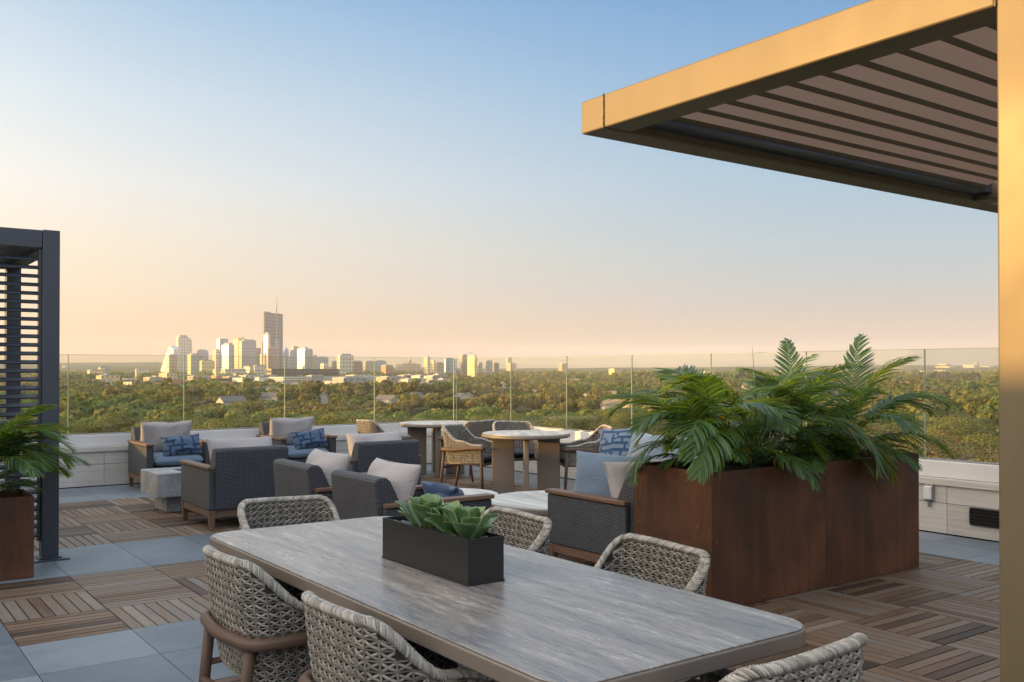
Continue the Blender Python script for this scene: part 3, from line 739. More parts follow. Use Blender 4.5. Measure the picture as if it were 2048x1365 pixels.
# ------------------------------------------------------------------ wicker armchairs
def make_armchair(w=.80, d=.88, seats=1):
    root = empty('wicker_armchair' if seats == 1 else 'wicker_sofa'); hw = w/2; hd = d/2
    for sx in (-1, 1):
        a, b = sorted((sx*hw, sx*(hw-.085)))
        MB().box(a, b, -hd+.005, hd, .19, .563).build('side_panel', M['wicker'], root, bevel=.012)
        a, b = sorted((sx*(hw+.012), sx*(hw-.085)))
        MB().box(a, b, -hd+.01, hd+.015, .565, .595, grain=1).build('armrest', M['teak'], root, bevel=.006)
    # back: leaning wedge, thinner at the top
    bw_ = hw-.045
    v = []
    for x in (-bw_, bw_): v += [(x, -hd, .19), (x, -hd+.24, .19), (x, -hd+.235, .42), (x, -hd+.075, .74), (x, -hd+.045, .765), (x, -hd-.02, .765), (x, -hd-.045, .74)]
    n = 7; f = [tuple(range(n))[::-1], tuple(range(n, 2*n))]+[(k, (k+1) % n, n+(k+1) % n, n+k) for k in range(n)]
    f = [q[::-1] for q in f]
    MB().add(v, f).build('backrest', M['wicker'], root, bevel=.014)
    MB().box(-hw+.087, hw-.087, -hd+.245, hd-.02, .19, .30).build('seat_base', M['wicker'], root, bevel=.01)
    m = MB()
    m.box(-hw+.055, hw-.055, hd-.045, hd-.015, .125, .188, grain=0); m.box(-hw+.055, hw-.055, -hd+.03, -hd+.06, .125, .188, grain=0)
    m.box(-hw+.01, -hw+.04, -hd+.065, hd-.065, .125, .188, grain=1); m.box(hw-.04, hw-.01, -hd+.065, hd-.065, .125, .188, grain=1)
    m.build('base_frame', M['teak'], root, bevel=.003)
    for sx in (-1, 1):
        for sy in (-1, 1):
            cx, cy = sx*(hw-.032), sy*(hd-.038)
            mb = MB(); mb.box(cx-.03, cx+.03, cy-.03, cy+.03, 0, .188, taper=.68, grain=2)
            mb.build('leg', M['teak'], root, bevel=.003)
    cw = (w-.18)/seats
    for k in range(seats):
        cx = -hw+.09+cw*(k+.5)
        m = MB(); cush(m, (cx, .085, .372), (cw/2-.004, hd-.075, .072), 16, 7.); m.build('seat_cushion', M['slate_blue'], root, smooth=True)
        Mx = Matrix.Rotation(R(90-22), 4, 'X'); m = MB(); cush(m, (cx, -hd+.235, .615), (cw/2+.015, .235, .092), 24, 3.4, Mx, .15, .42, k*3.1+1, .05); cu = m.build('back_cushion', M['cream'], root, smooth=True)
        pr = []                                                # piping along the cushion outline
        for a in range(56):
            q = a/14; e = int(q); f = 2*(q-e)-1; u, v_ = [(f, -1), (1, f), (-f, 1), (-1, -f)][e]; uu = u*(1-.05*(1-v_*v_)); vv = v_*(1-.05*(1-u*u))
            pr.append(Vector((cx, -hd+.235, .615))+Mx @ Vector((uu*(cw/2+.015), vv*.235, 0)))
        MB().tube(pr, .0042, 5, closed=True).build('piping', M['cream'], cu, smooth=True)
    return root
ac = make_armchair()
G3 = 'charcoal wicker armchairs'
for x, y, d, lb in [
    (3.55, 12.35, -90, 'wicker armchair with oatmeal cushion against the far parapet, leftmost, facing the camera'),
    (5.28, 12.40, -90, 'wicker armchair against the far parapet, right of the leftmost one, facing the camera'),
    (3.28, 9.20, 90, 'wicker armchair seen from behind beside the concrete fire table'),
    (4.70, 9.12, 90, 'wicker armchair seen from behind with its left armrest lit gold, left of the round tables'),
    (3.46, 7.12, 0, 'wicker armchair facing right, middle one, behind the armchair nearest the table'),
    (3.48, 6.06, 0, 'wicker armchair facing right nearest the dining table, blue pillow on its seat')]:
    place(ac, x, y, d, lb, G3, 'armchair')
sf = make_armchair(1.62, .88, 2)
place(sf, 5.25, 5.24, 90, 'wicker sofa side with teak armrest, left of the rusty planters', 'charcoal wicker sofas', 'sofa')
place(sf, 6.75, 6.55, 180, 'wicker sofa behind the palms, mostly hidden, with patterned pillow at its left end', 'charcoal wicker sofas', 'sofa')
def pillow(x, y, z, w, h, face, lean, mat, label, roll=0, th=.085, seed=1, name='throw_pillow', wob=.3):
    m = MB(); Mx = Matrix.Rotation(R(face-90), 4, 'Z') @ Matrix.Rotation(R(90-lean), 4, 'X') @ Matrix.Rotation(R(roll), 4, 'Z')
    # local: face normal +z -> after X rotation points to -y/+z ; flip so it points along 'face'
    Mx = Matrix.Rotation(R(face+90), 4, 'Z') @ Matrix.Rotation(R(90-lean), 4, 'X') @ Matrix.Rotation(R(roll), 4, 'Z')
    cush(m, (0,0,0), (w/2, h/2, th), 22, 2.6, Mx, .1, wob, seed, .09)
    o = m.build(name, mat, smooth=True, loc=(x, y, z)); tag(o, label, 'pillow', 'throw pillows on the lounge seats'); return o
pillow(3.60, 12.02, .555, .50, .27, -90, 22, M['maze'], 'navy maze print lumbar pillow on the leftmost armchair by the parapet', roll=3, seed=2)
pillow(5.33, 12.06, .555, .50, .27, -90, 22, M['maze'], 'navy maze print lumbar pillow on the second armchair by the parapet', roll=5, seed=5)
pillow(3.80, 6.10, .52, .50, .27, 0, 30, M['maze'], 'navy maze print lumbar pillow on the armchair facing right, mostly hidden', roll=0, seed=7)
pillow(4.74, 5.30, .665, .60, .44, 208, 14, M['denim'], 'plain denim blue pillow leaning inside the sofa arm left of the planters', roll=-2, seed=4, th=.10)
pillow(6.42, 7.06, .70, .46, .46, 195, 16, M['maze_big'], 'square pale and navy maze print pillow on the sofa behind the palms', roll=4, seed=3)
pillow(6.46, 6.72, .68, .44, .44, 185, 16, M['pale_blue'], 'plain pale blue pillow right of the square maze print pillow', roll=-6, seed=9)
pillow(6.36, 6.25, .64, .46, .42, 180, 20, M['slate_blue'], 'slate blue pillow glimpsed between the palm fronds on the far sofa', roll=2, seed=12)

# ------------------------------------------------------------------ fire table
fp = empty('fire_table', (3.35, 10.38, 0), label='grey speckled concrete fire table on a recessed base between the armchairs', cat='fire table')
m = MB(); hx, hy = .58, .33
for a in ((-hx, hx, -hy, -.12), (-hx, hx, .12, hy), (-hx, -.30, -.12, .12), (.30, hx, -.12, .12)): m.box(a[0], a[1], a[2], a[3], .18, .42)
m.box(-.30, .30, -.12, .12, .18, .36); m.build('top_block', M['concrete'], fp)
m = MB(); m.box(-.46, .46, -.22, .22, .002, .178); m.build('base', M['concrete'], fp, bevel=.01)
m = MB(); rr = random.Random(3)
for k in range(46):
    c = Vector((rr.uniform(-.27,.27), rr.uniform(-.10,.10), .372+rr.random()*.03)); s_ = rr.uniform(.014,.026)
    m.tube([c-Vector((s_,0,0)), c-Vector((s_*.6,0,-.003)), c+Vector((s_*.5,0,.002)), c+Vector((s_,0,0))], [s_*.3, s_*.9, s_*.95, s_*.3], 6)
tag(m.build('lava_rocks', M['lava'], fp), kind='stuff')

# ------------------------------------------------------------------ planters and palms
def planter(x0, x1, y0, y1, h, label, group=None):
    cx, cy = (x0+x1)/2, (y0+y1)/2; r = empty('corten_planter', (cx, cy, 0), label=label, cat='planter', group=group); a, b = (x1-x0)/2, (y1-y0)/2; t = .006
    m = MB(); m.box(-a, a, -b, -b+t, .004, h); m.box(-a, a, b-t, b, .004, h); m.box(-a, -a+t, -b+t+.0005, b-t-.0005, .004, h); m.box(a-t, a, -b+t+.0005, b-t-.0005, .004, h)
    m.box(-a+t, a-t, -b+t, b-t, .004, .02)
    m.build('body', M['corten'], r, bevel=.0015)
    m = MB(); N = 14
    for i in range(N+1):
        for j in range(N+1):
            x = -a+t+.0005+(2*a-2*t-.001)*i/N; y = -b+t+.0005+(2*b-2*t-.001)*j/N; m.v.append((x, y, h-.06+.02*mnoise.noise(Vector((x*9, y*9, cx)))))
    for i in range(N):
        for j in range(N): m.f.append((i*(N+1)+j, (i+1)*(N+1)+j, (i+1)*(N+1)+j+1, i*(N+1)+j+1)); m.m.append(0); m.t.append(.5); m.uv.append(None)
    m.build('soil', M['soil'], r)
GP = 'rusty steel planters side by side'
planter(4.435, 5.575, 4.02, 4.72, .865, 'rusty weathering steel planter, left half of the pair, with the drooping palms', GP)
planter(5.579, 6.725, 4.02, 4.72, .865, 'rusty weathering steel planter, right half of the pair, next to the right parapet', GP)
planter(.70, 1.22, 7.57, 8.07, .59, 'small rusty steel planter at the left edge in front of the dark louvre screen')

def frond_mesh(L, bend, seed, npair=38, wid=.26, stem=.22, twist=0.):
    """feather frond along +Y rising; bend = total droop in degrees; z up"""
    rd = random.Random(seed); mb = MB(); N = 26; pts = []; dirs = []
    p = Vector((0,0,0)); a = R(0)
    for k in range(N+1):
        pts.append(p.copy()); f = k/N; ang = -R(bend)*(f**1.5)
        d = Vector((0, math.cos(ang), math.sin(ang))); dirs.append(d); p = p+d*(L/N)
    mb.tube(pts, [.0065*(1-.85*k/N)+.0008 for k in range(N+1)], 5, m=1)
    for k in range(npair):
        f = stem+(1-stem)*(k+.3)/npair; i = f*N; i0 = min(N-1, int(i)); c = pts[i0].lerp(pts[i0+1], i-i0); d = dirs[i0]
        up = Vector((1,0,0)).cross(d).normalized()
        u = (f-stem)/(1-stem)
        ln = wid*(.42+.58*math.sin(math.pi*min(1, .12+u*.95)))*rd.uniform(.9, 1.08)
        if u > .9: ln *= (1-u)*6+.42
        for sx in (-1, 1):
            fwd = R(24+40*u+rd.uniform(-4,4)); rise = R(6-10*u+rd.uniform(-7,7))
            dr = (Vector((sx,0,0))*math.cos(fwd)+d*math.sin(fwd)).normalized(); dr = (dr*math.cos(rise)+up*math.sin(rise)).normalized()
            wv = dr.cross(up).normalized(); SN = 5; b = len(mb.v); q = c.copy(); t = rd.uniform(.0, 1.)*.8+.2*u if rd.random() > .008 else 1.3; wdt = .0086*rd.uniform(.85,1.15)
            for s in range(SN+1):
                g = s/SN; ww = wdt*(math.sin(math.pi*min(1, .16+g*.84))**.7 if g < 1 else .05)
                fold = up*ww*.35
                mb.v += [tuple(q-wv*ww+fold), tuple(q), tuple(q+wv*ww+fold)]
                dr2 = (dr+Vector((0,0,-1))*((g**1.3)*1.25*rd.uniform(.8,1.2))).normalized(); q = q+dr2*(ln/SN)
            for s in range(SN):
                for e in (0, 1):
                    a_ = b+s*3+e; mb.f.append((a_, a_+1, a_+4, a_+3)); mb.m.append(0); mb.t.append(t); mb.uv.append(None)
    me_o = mb.build('frond', [M['palm'], M['palm_stem']], smooth=True, uv=False)
    me = me_o.data; bpy.data.objects.remove(me_o); return me
FR = [frond_mesh(.84+.05*(k % 3), b, k, 33+2*(k % 3), .28+.012*(k % 4)) for k, b in enumerate((85, 105, 125, 145, 75, 115, 135, 95))]
FR_UP = [frond_mesh(.80, 48, 21, 25, .23, .16), frond_mesh(.76, 78, 22, 24, .23, .16), frond_mesh(.85, 34, 23, 27, .22, .16)]
FR_LOW = [frond_mesh(.56, 85, 31, 24, .18), frond_mesh(.50, 65, 32, 22, .18), frond_mesh(.62, 100, 33, 25, .19)]
def palm(x, y, z, label, seed, n=15, s=1., azs=None, ups=None, spear=True, lows=9):
    r = empty('palm_plant', (x, y, z), label=label, cat='palm', group='feather palms in the rusty planters'); rd = random.Random(seed)
    m = MB()
    for k in range(6):
        a = rd.uniform(0, 6.28); q = .022; m.tube([(q*math.cos(a), q*math.sin(a), -.06), (q*.9*math.cos(a), q*.9*math.sin(a), .10), (q*1.6*math.cos(a), q*1.6*math.sin(a), .26)], [.013, .011, .006], 6)
    m.build('stem', M['palm_stem'], r, smooth=True)
    def fr(me, az, el, roll, zz, sc):
        o = bpy.data.objects.new('frond', me); COL.objects.link(o); o.parent = r
        o.location = (.02*math.cos(az), .02*math.sin(az), zz)
        o.rotation_mode = 'XYZ'
        o.matrix_local = Matrix.Translation(o.location) @ Matrix.Rotation(az-math.pi/2, 4, 'Z') @ Matrix.Rotation(el, 4, 'X') @ Matrix.Rotation(roll, 4, 'Y') @ Matrix.Scale(sc, 4)
    for k in range(n):
        az = k*2.39996+rd.uniform(-.3,.3)+seed; f = (k+.5)/n
        el = R(74-42*f+rd.uniform(-7,7)); fr(FR[rd.randrange(len(FR))], az, el, R(rd.uniform(-22,22)), .10+.16*(1-f), s*rd.uniform(.85,1.05))
    for k in range(lows):
        az = k*6.283/lows+rd.uniform(-.3,.3)+seed*1.7; fr(FR_LOW[rd.randrange(3)], az, R(rd.uniform(24,52)), R(rd.uniform(-20,20)), .04, s*rd.uniform(.85,1.15))
    for (az, el, i, sc) in (ups or []): fr(FR_UP[i], R(az), R(el), R(rd.uniform(-10,10)), .18, s*sc)
    for (az, el, i, sc) in (azs or []): fr(FR[i], R(az), R(el), R(rd.uniform(-10,10)), .14, s*sc)
    if spear:
        m = MB(); m.tube([(0,0,.15), (.012,.01,.5), (.008,.03,.86)], [.006, .005, .0012], 6); m.build('spear_leaf', M['palm_stem'], r, smooth=True)
palm(4.80, 4.36, .80, 'drooping feather palm at the left end of the planters, fronds reaching over the sofa', 1.3, 12, .93, azs=[(150,56,4,1.05),(185,54,1,1.0),(120,62,5,1.0),(215,50,2,1.0)], spear=False)
palm(5.18, 4.30, .80, 'tall feather palm in the left planter with an arching frond and bare spear', 2.1, 13, 1.0, ups=[(140,76,1,.95),(-35,76,0,.95)])
palm(5.78, 4.40, .80, 'feather palm in the middle with one upright narrow frond', 4.4, 12, .95, ups=[(60,84,2,1.0)])
palm(6.36, 4.36, .80, 'bright green feather palm at the right end of the planters with an upright fan', 5.2, 9, .9, ups=[(20,86,2,1.1)], azs=[(-35,60,1,1.15),(-60,62,0,1.0)])
palm(.93, 7.82, .55, 'feather palm at the left edge in front of the dark louvre screen', 3.7, 18, .80, azs=[(-20,66,2,1.0),(5,72,1,1.05),(-45,62,6,1.0),(-60,70,0,1.0),(-30,78,4,1.1)], lows=7)

# ------------------------------------------------------------------ succulent trough on the table
def trough():
    r = empty('planter_trough', (1.872, 3.05, .752), label='black rectangular metal trough on the dining table', cat='planter')
    a, b, h, t = .076, .31, .16, .005
    m = MB(); m.box(-a, a, -b, -b+t, .002, h); m.box(-a, a, b-t, b, .002, h); m.box(-a, -a+t, -b+t, b-t, .002, h); m.box(a-t, a, -b+t, b-t, .002, h); m.box(-a+t, a-t, -b+t, b-t, .002, .01)
    m.build('box', M['black'], r, bevel=.0012)
    MB().box(-a-.002, a+.002, -b-.002, b+.002, 0.0002, .0075).build('base_lip', M['black'], r)
    MB().box(-a+t+.0005, a-t-.0005, -b+t+.0005, b-t-.0005, .012, h-.035).build('soil', M['soil'], r)
    mb = MB(); rd = random.Random(9)
    for k in range(230):
        x = rd.uniform(-a+.02, a-.02); y = rd.uniform(-b+.022, b-.022); s = rd.uniform(.009,.019); z = h-.03+rd.uniform(0,.014)
        ax = Vector((rd.uniform(-1,1), rd.uniform(-1,1), rd.uniform(-.25,.25))).normalized(); c = Vector((x,y,z)); n = 5
        mb.tube([c+ax*s*1.2*math.sin(R(-90+180*i/n)) for i in range(n+1)], [max(.0006, s*.85*math.cos(R(-90+180*i/n))) for i in range(n+1)], 8, t=rd.random()**2, sq=.62)
    o = mb.build('pebbles', M['pebble'], smooth=True, uv=False, loc=(1.872, 3.05, .752)); tag(o, 'black polished river pebbles filling the trough', 'pebbles', kind='stuff')
    return r
trough()
def succulent(x, y, z, label, seed, n=15, s=1., lean=(0,0)):
    r = empty('succulent', (x,y,z), label=label, cat='succulent', group='paddle leaved succulents in the trough'); rd = random.Random(seed)
    MB().tube([(0,0,-.03), (lean[0]*.01, lean[1]*.01, .03)], [.012,.016], 8).build('stem', M['palm_stem'], r, smooth=True)
    for k in range(n):
        f = (k+.5)/n; az = k*2.39996+seed+rd.uniform(-.15,.15); el = R(74-52*f+rd.uniform(-7,7)); L = (.115+.055*f)*rd.uniform(.88,1.12)*s; Wd = L*.235*rd.uniform(.88,1.12)
        mb = MB(); NU, NV = 8, 12; tt = rd.random()
        for side in (1, -1):
            b = len(mb.v); uvd = {}
            for j in range(NV+1):
                v = j/NV; w = Wd*(.30*(1-v)+max(0, math.sin(math.pi*max(0, (v-.08)/.92)**2.5))**.6)+.0004
                bendz = .16*L*(v*v); tip = -.10*L*max(0, v-.75)/.25
                for i in range(NU+1):
                    u = 2*i/NU-1; th = .0032*(1-u*u)**.5*(1 if v < .97 else .3)
                    cup = .26*w*(u*u)
                    mb.v.append((u*w, v*L, bendz+tip+cup+side*th)); uvd[(i,j)] = (u, v)
            for j in range(NV):
                for i in range(NU):
                    q = [b+j*(NU+1)+i, b+j*(NU+1)+i+1, b+(j+1)*(NU+1)+i+1, b+(j+1)*(NU+1)+i]; ij = [(i,j),(i+1,j),(i+1,j+1),(i,j+1)]
                    if side < 0: q = q[::-1]; ij = ij[::-1]
                    mb.f.append(tuple(q)); mb.m.append(0); mb.t.append(tt); mb.uv.append([uvd[w_] for w_ in ij])
        o = mb.build('leaf', M['succ'], r, smooth=True)
        o.matrix_local = Matrix.Translation((.008*math.cos(az)+lean[0]*.01, .008*math.sin(az)+lean[1]*.01, .022*(1-f))) @ Matrix.Rotation(az-math.pi/2, 4, 'Z') @ Matrix.Rotation(el, 4, 'X') @ Matrix.Rotation(rd.uniform(-.25,.25), 4, 'Y')
succulent(1.865, 3.13, .872, 'paddle leaved green succulent in the far half of the trough', 1.1, 17, 1.04)
succulent(1.885, 2.995, .88, 'smaller paddle leaved succulent in the middle of the trough behind the others', 4.0, 9, .88)
succulent(1.875, 2.865, .872, 'paddle leaved green succulent in the near half of the trough', 2.6, 15, 1.02)

# ------------------------------------------------------------------ beyond the roof: terrain, woods, city
VA = R(35.9); FP = 1894.; GZ = -26.
def G(px, d):                                # ground point at picture column px (2048 wide) and depth d metres
    l = (px-1024)/FP*d; return d*math.sin(VA)+l*math.cos(VA), d*math.cos(VA)-l*math.sin(VA)
def Z(py, d): return 1.5-(py-740)/FP*d
def m_ground():
    n = NT('wooded_plain'); v = n.coord(); a = n.noise(v, .0035, 6, .6); b = n.noise(v, .03, 5, .65); c = n.noise(v, .0011, 3)
    f = n.math('ADD', n.math('MULTIPLY', a, .5), n.math('MULTIPLY', b, .5))
    col = n.ramp(f, [(.36, (.030,.038,.016)), (.48, (.055,.062,.028)), (.56, (.095,.088,.048)), (.66, (.17,.145,.105))])
    sp = n.noise(v, .012, 2, .8); col = n.mix(n.rng(sp, .70, .74, 0, .6), col, (.34,.32,.30))
    return n.done(n.bsdf(col, .95, 0, .1))
def terrain():
    NA, rs = 240, [0, 60, 150, 400, 900, 1800, 3000, 4500]+[4500+450*k for k in range(1, 13)]; v = [(0,0,GZ)]; f = []
    for r_ in rs[1:]:
        for a in range(NA):
            t = 2*math.pi*a/NA; x, y = r_*math.sin(t), r_*math.cos(t)
            az = math.degrees(t); k = max(0, min(1, (r_-4200)/5200)); k = k*k*(3-2*k)
            amp = 72+48*math.exp(-((az-12)/15)**2)
            if az > 180: amp = 100
            h = amp*k*(.72+.55*mnoise.noise(Vector((x*.00035, y*.00035, 1.))))+ (k*16*mnoise.noise(Vector((x*.0014, y*.0014, 5.))))
            v.append((x, y, GZ+h))
    for a in range(NA): f.append((0, 1+(a+1) % NA, 1+a))
    for i in range(len(rs)-2):
        for a in range(NA):
            b = 1+i*NA; c = b+NA; a2 = (a+1) % NA; f.append((b+a, b+a2, c+a2, c+a))
    m = MB(); m.add(v, f); o = m.build('ground', m_ground(), smooth=True, uv=False); tag(o, kind='structure')
terrain()
MB_ = MB(); MB_.box(-30, 8.62, -30, 13.32, GZ+.05, -.51)
hb = MB_.build('host_building', M['render_wall']); tag(hb, 'rendered building whose roof carries the terrace, below the parapet', 'building')

def pane_name(az):
    t = math.radians(az); xb = 13*math.tan(t)
    if xb < 8.3:
        k = max(0, sum(1 for g in GB if g < xb)-1); f = (xb-GB[k])/(GB[min(k+1, len(GB)-1)]-GB[k]); n = ['first','second','third','fourth','fifth'][max(0, min(4, k-5))]+' pane from pergola'
    else:
        yr = 8.25/math.tan(t); k = max(0, sum(1 for g in GR if g < yr)-1); f = 1-(yr-GR[k])/(GR[min(k+1, len(GR)-1)]-GR[k])
        n = {8:'first pane past corner',7:'second pane past corner',6:'third pane past corner',5:'pane left of palms',4:'pane behind left palm',3:'pane behind middle palm',2:'pane behind right palm'}.get(k, 'pane beside gold post')
    return n, ['left edge', 'left part', 'middle', 'right part', 'right edge'][max(0, min(4, int(f*5)))]
def seen_px(px):
    n, f = pane_name(math.degrees(VA+math.atan((px-1024)/FP))); return '%s of %s' % (f, n)
KEEP = []                                     # clearings: (x, y, radius)
TREE_M = [m_leaf('olive_foliage', (.075,.090,.020), (.25,.245,.055), .3, .75), m_leaf('green_foliage', (.050,.090,.022), (.18,.235,.050), .3, .75),
          m_leaf('ochre_foliage', (.10,.086,.026), (.25,.205,.060), .3, .75), m_leaf('bare_twigs', (.085,.080,.040), (.185,.170,.085), .15, .85)]
M['bark'] = m_flat('bark', (.09,.07,.055), .9)
def quads_mesh(name, C, A, B, tint, mi=None, mats=None):
    n = len(C); V = np.empty((n, 4, 3)); V[:,0] = C-A; V[:,1] = C-B*.8; V[:,2] = C+A; V[:,3] = C+B*.8
    me = bpy.data.meshes.new(name); me.vertices.add(n*4); me.vertices.foreach_set('co', V.reshape(-1).astype(np.float32))
    me.loops.add(n*4); me.loops.foreach_set('vertex_index', np.arange(n*4, dtype=np.int32))
    me.polygons.add(n); me.polygons.foreach_set('loop_start', np.arange(0, n*4, 4, dtype=np.int32)); me.polygons.foreach_set('loop_total', np.full(n, 4, dtype=np.int32))
    for k in mats: me.materials.append(k)
    if mi is not None: me.polygons.foreach_set('material_index', mi.astype(np.int32))
    at = me.attributes.new('tint', 'FLOAT', 'FACE'); at.data.foreach_set('value', tint.astype(np.float32)); me.update(); return me
def crown_pts(g, n, Rr, H, size, nl=11, sparse=False):
    """clumps on the shells of overlapping lobes; crown base at z=.32H"""
    th = g.uniform(0, 2*np.pi, nl); rr = Rr*.62*np.sqrt(g.uniform(0, 1, nl)); zz = H*(.42+.36*g.uniform(0, 1, nl)*(1-.5*(rr/Rr)))
    lr = Rr*g.uniform(.34, .56, nl); lc = np.stack([rr*np.cos(th), rr*np.sin(th), zz], 1)
    w = lr**2; k = g.choice(nl, n, p=w/w.sum()); d = g.normal(size=(n, 3)); d[:,2] += .25; d /= np.linalg.norm(d, axis=1)[:,None]
    rad = lr[k]*(g.uniform(.80, 1.10, n) if not sparse else g.uniform(.35, 1.2, n)); C = lc[k]+d*rad[:,None]*np.array([1,1,.8])
    nn = d*1.0+g.normal(size=(n,3))*.34; nn /= np.linalg.norm(nn, axis=1)[:,None]
    q = g.normal(size=(n,3)); A = np.cross(nn, q); A /= np.linalg.norm(A, axis=1)[:,None]; B = np.cross(nn, A)
    s = size*g.uniform(.55, 1.25, n)[:,None]
    lt = g.uniform(-.16, .16, nl)
    return C, A*s, B*s, np.clip(.45+lt[k]+g.normal(0, .10, n), 0, 1)
def make_tree(kind, seed):
    g = np.random.default_rng(seed); root = empty('tree')
    n = (5200, 5200, 4800, 3600)[kind]; sz = (.21, .21, .20, .12)[kind]
    C, A, B, t = crown_pts(g, n, 6.2, 11.5, sz, 8, kind == 3)
    me = quads_mesh('crown', C, A, B, t, None, [TREE_M[kind]]); o = bpy.data.objects.new('crown', me); COL.objects.link(o); o.parent = root
    mb = MB(); mb.tube([(0,0,0), (.1,.05,2.2), (.25,.1,4.4)], [.34,.26,.2], 8)
    for k in range(6 if kind < 3 else 14):
        a = k*2.4+seed; r_ = 2.2+1.9*g.random(); h = 6+3*g.random()
        mb.tube([(.2,.1,3.2+g.random()), (r_*.5*math.cos(a), r_*.5*math.sin(a), h*.72), (r_*math.cos(a), r_*math.sin(a), h)], [.15,.09,.03], 5)
    mb.build('trunk', M['bark'], root, smooth=True, uv=False)
    return root
protos = [[make_tree(k, 40+k*7+j) for j in range(n)] for k, n in enumerate((3, 2, 2, 2))]

# ---- buildings
def m_facade(name, wall, glass, fu, fv, ru, rv, grough=.15, wrough=.7, gm=.0, vary=.45):
    if fu < 20: fu *= 2.9; fv *= 3.1
    n = NT(name); u, v = n.uvxy()
    a = n.math('LESS_THAN', n.math('FRACT', n.math('DIVIDE', u, fu)), ru); b = n.math('LESS_THAN', n.math('FRACT', n.math('DIVIDE', v, fv)), rv)
    f = n.math('MULTIPLY', a, b)
    cu = n.math('FLOOR', n.math('DIVIDE', u, fu)); cv = n.math('FLOOR', n.math('DIVIDE', v, fv)); cb = n.n('ShaderNodeCombineXYZ'); n.l(cu, cb.inputs[0]); n.l(cv, cb.inputs[1])
    wnz = n.n('ShaderNodeTexWhiteNoise'); n.l(cb.outputs[0], wnz.inputs[0])
    gc = n.mix(n.math('MULTIPLY', wnz.outputs['Value'], vary), glass, tuple(min(1, x*2.2+.05) for x in glass))
    big = n.noise(n.coord('UV', (.03,.03,1)), 1, 3); wc = n.mix(big, tuple(x*.88 for x in wall), tuple(min(1, x*1.1) for x in wall))
    col = n.mix(f, wc, gc)
    return n.done(n.bsdf(col, n.mix(f, (wrough,)*3, (grough,)*3), n.math('MULTIPLY', f, gm), .5))
FC = dict(
 white=m_facade('pale_facade', (.64,.57,.47), (.17,.18,.19), 4.2, 3.7, .5, .45, .25),
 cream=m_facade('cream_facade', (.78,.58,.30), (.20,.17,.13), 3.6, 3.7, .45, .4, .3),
 glass=m_facade('blue_glass_facade', (.36,.40,.45), (.17,.23,.30), 3.0, 4.0, .88, .80, .34, .5, .45),
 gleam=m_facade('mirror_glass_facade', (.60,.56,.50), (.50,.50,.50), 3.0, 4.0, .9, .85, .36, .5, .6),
 tan=m_facade('tan_facade', (.47,.35,.25), (.13,.12,.11), 4.0, 3.7, .5, .5, .3),
 brown=m_facade('brown_facade', (.33,.23,.17), (.10,.09,.09), 3.6, 3.8, .55, .5, .3),
 brick=m_facade('orange_brick_facade', (.50,.25,.12), (.12,.11,.10), 5., 4., .5, .5, .3),
 grey=m_facade('grey_facade', (.36,.36,.37), (.14,.15,.17), 4.0, 3.8, .6, .5, .3),
 dark=m_facade('dark_facade', (.085,.07,.065), (.04,.04,.045), 6, 4.2, .8, .55, .2),
 frame=m_facade('unfinished_tower_frame', (.24,.235,.235), (.06,.065,.07), 5.5, 4.1, .78, .62, .5),
 garage=m_facade('banded_garage', (.80,.78,.74), (.10,.10,.105), 400., 3.4, 1., .42, .6),
 band=m_facade('banded_white', (.74,.70,.64), (.13,.14,.16), 9., 4., .94, .42, .3),
 roof=m_flat('pale_roof', (.5,.48,.45), .8))
RZ = lambda phi: -VA-R(phi)
def block(name, label, x0, xs, x1, yt, d, fac, pent=True, phi=40., group=None, cat='tower', base=None, setback=None, parts=None, roofm='grey', face2=None):
    """building whose near corner stands at column xs; left face x0..xs, right face xs..x1 (2048-wide picture columns)"""
    cx, cy = G(xs, d); La = max(6, (xs-x0)/FP*d/math.cos(R(phi))); Lb = max(8, (x1-xs)/FP*d/math.sin(R(phi))); h = Z(yt, d)-GZ
    z0 = 0 if base is None else base
    r = empty(name, (cx, cy, GZ), RZ(phi), label=label, cat=cat, group=group)
    MB().box(-La, 0, 0, Lb, z0, h).build('body', FC[fac], r)
    if face2: MB().box(-La-.6, -La*.02, -.5, -.02, z0, h*.995).build('sun_painted_facade', FC[face2], r)  # brighter skin on the sun side only; sunlight put into its colour
    if pent:
        MB().box(-La*.85, -La*.15, Lb*.15, Lb*.85, h+.05, h+min(7, h*.05)+1.5).build('mechanical_penthouse', FC[roofm], r)
        m = MB(); t = .5; hh = h+1.2
        m.box(-La, 0, 0, t, h+.02, hh); m.box(-La, 0, Lb-t, Lb, h+.02, hh); m.box(-La, -La+t, t+.01, Lb-t-.01, h+.02, hh); m.box(-t, 0, t+.01, Lb-t-.01, h+.02, hh)
        m.build('parapet', FC['roof'], r)
    if setback:           # (fraction of La kept, fraction of Lb kept, extra height in px)
        for fa, fb, yy in setback:
            MB().box(-La*fa, -La*.02, Lb*(1-fb), Lb*.98, h+.03, Z(yy, d)-GZ).build('upper_storeys', FC[fac], r)
    KEEP.append((cx-La*.5*math.cos(VA), cy+Lb*.4, max(La, Lb)*.8+8))
    r['h'] = h; r['La'] = La; r['Lb'] = Lb; del r['h'], r['La'], r['Lb']
    return r, La, Lb, h
def cp(c): return 280+c/4.876
def cy_(c): return 580+c/4.876
def TW(label, a, b, c, top, d, fac, **k): return block('office_tower', label, cp(a), cp(b), cp(c), cy_(top), d, fac, **k)
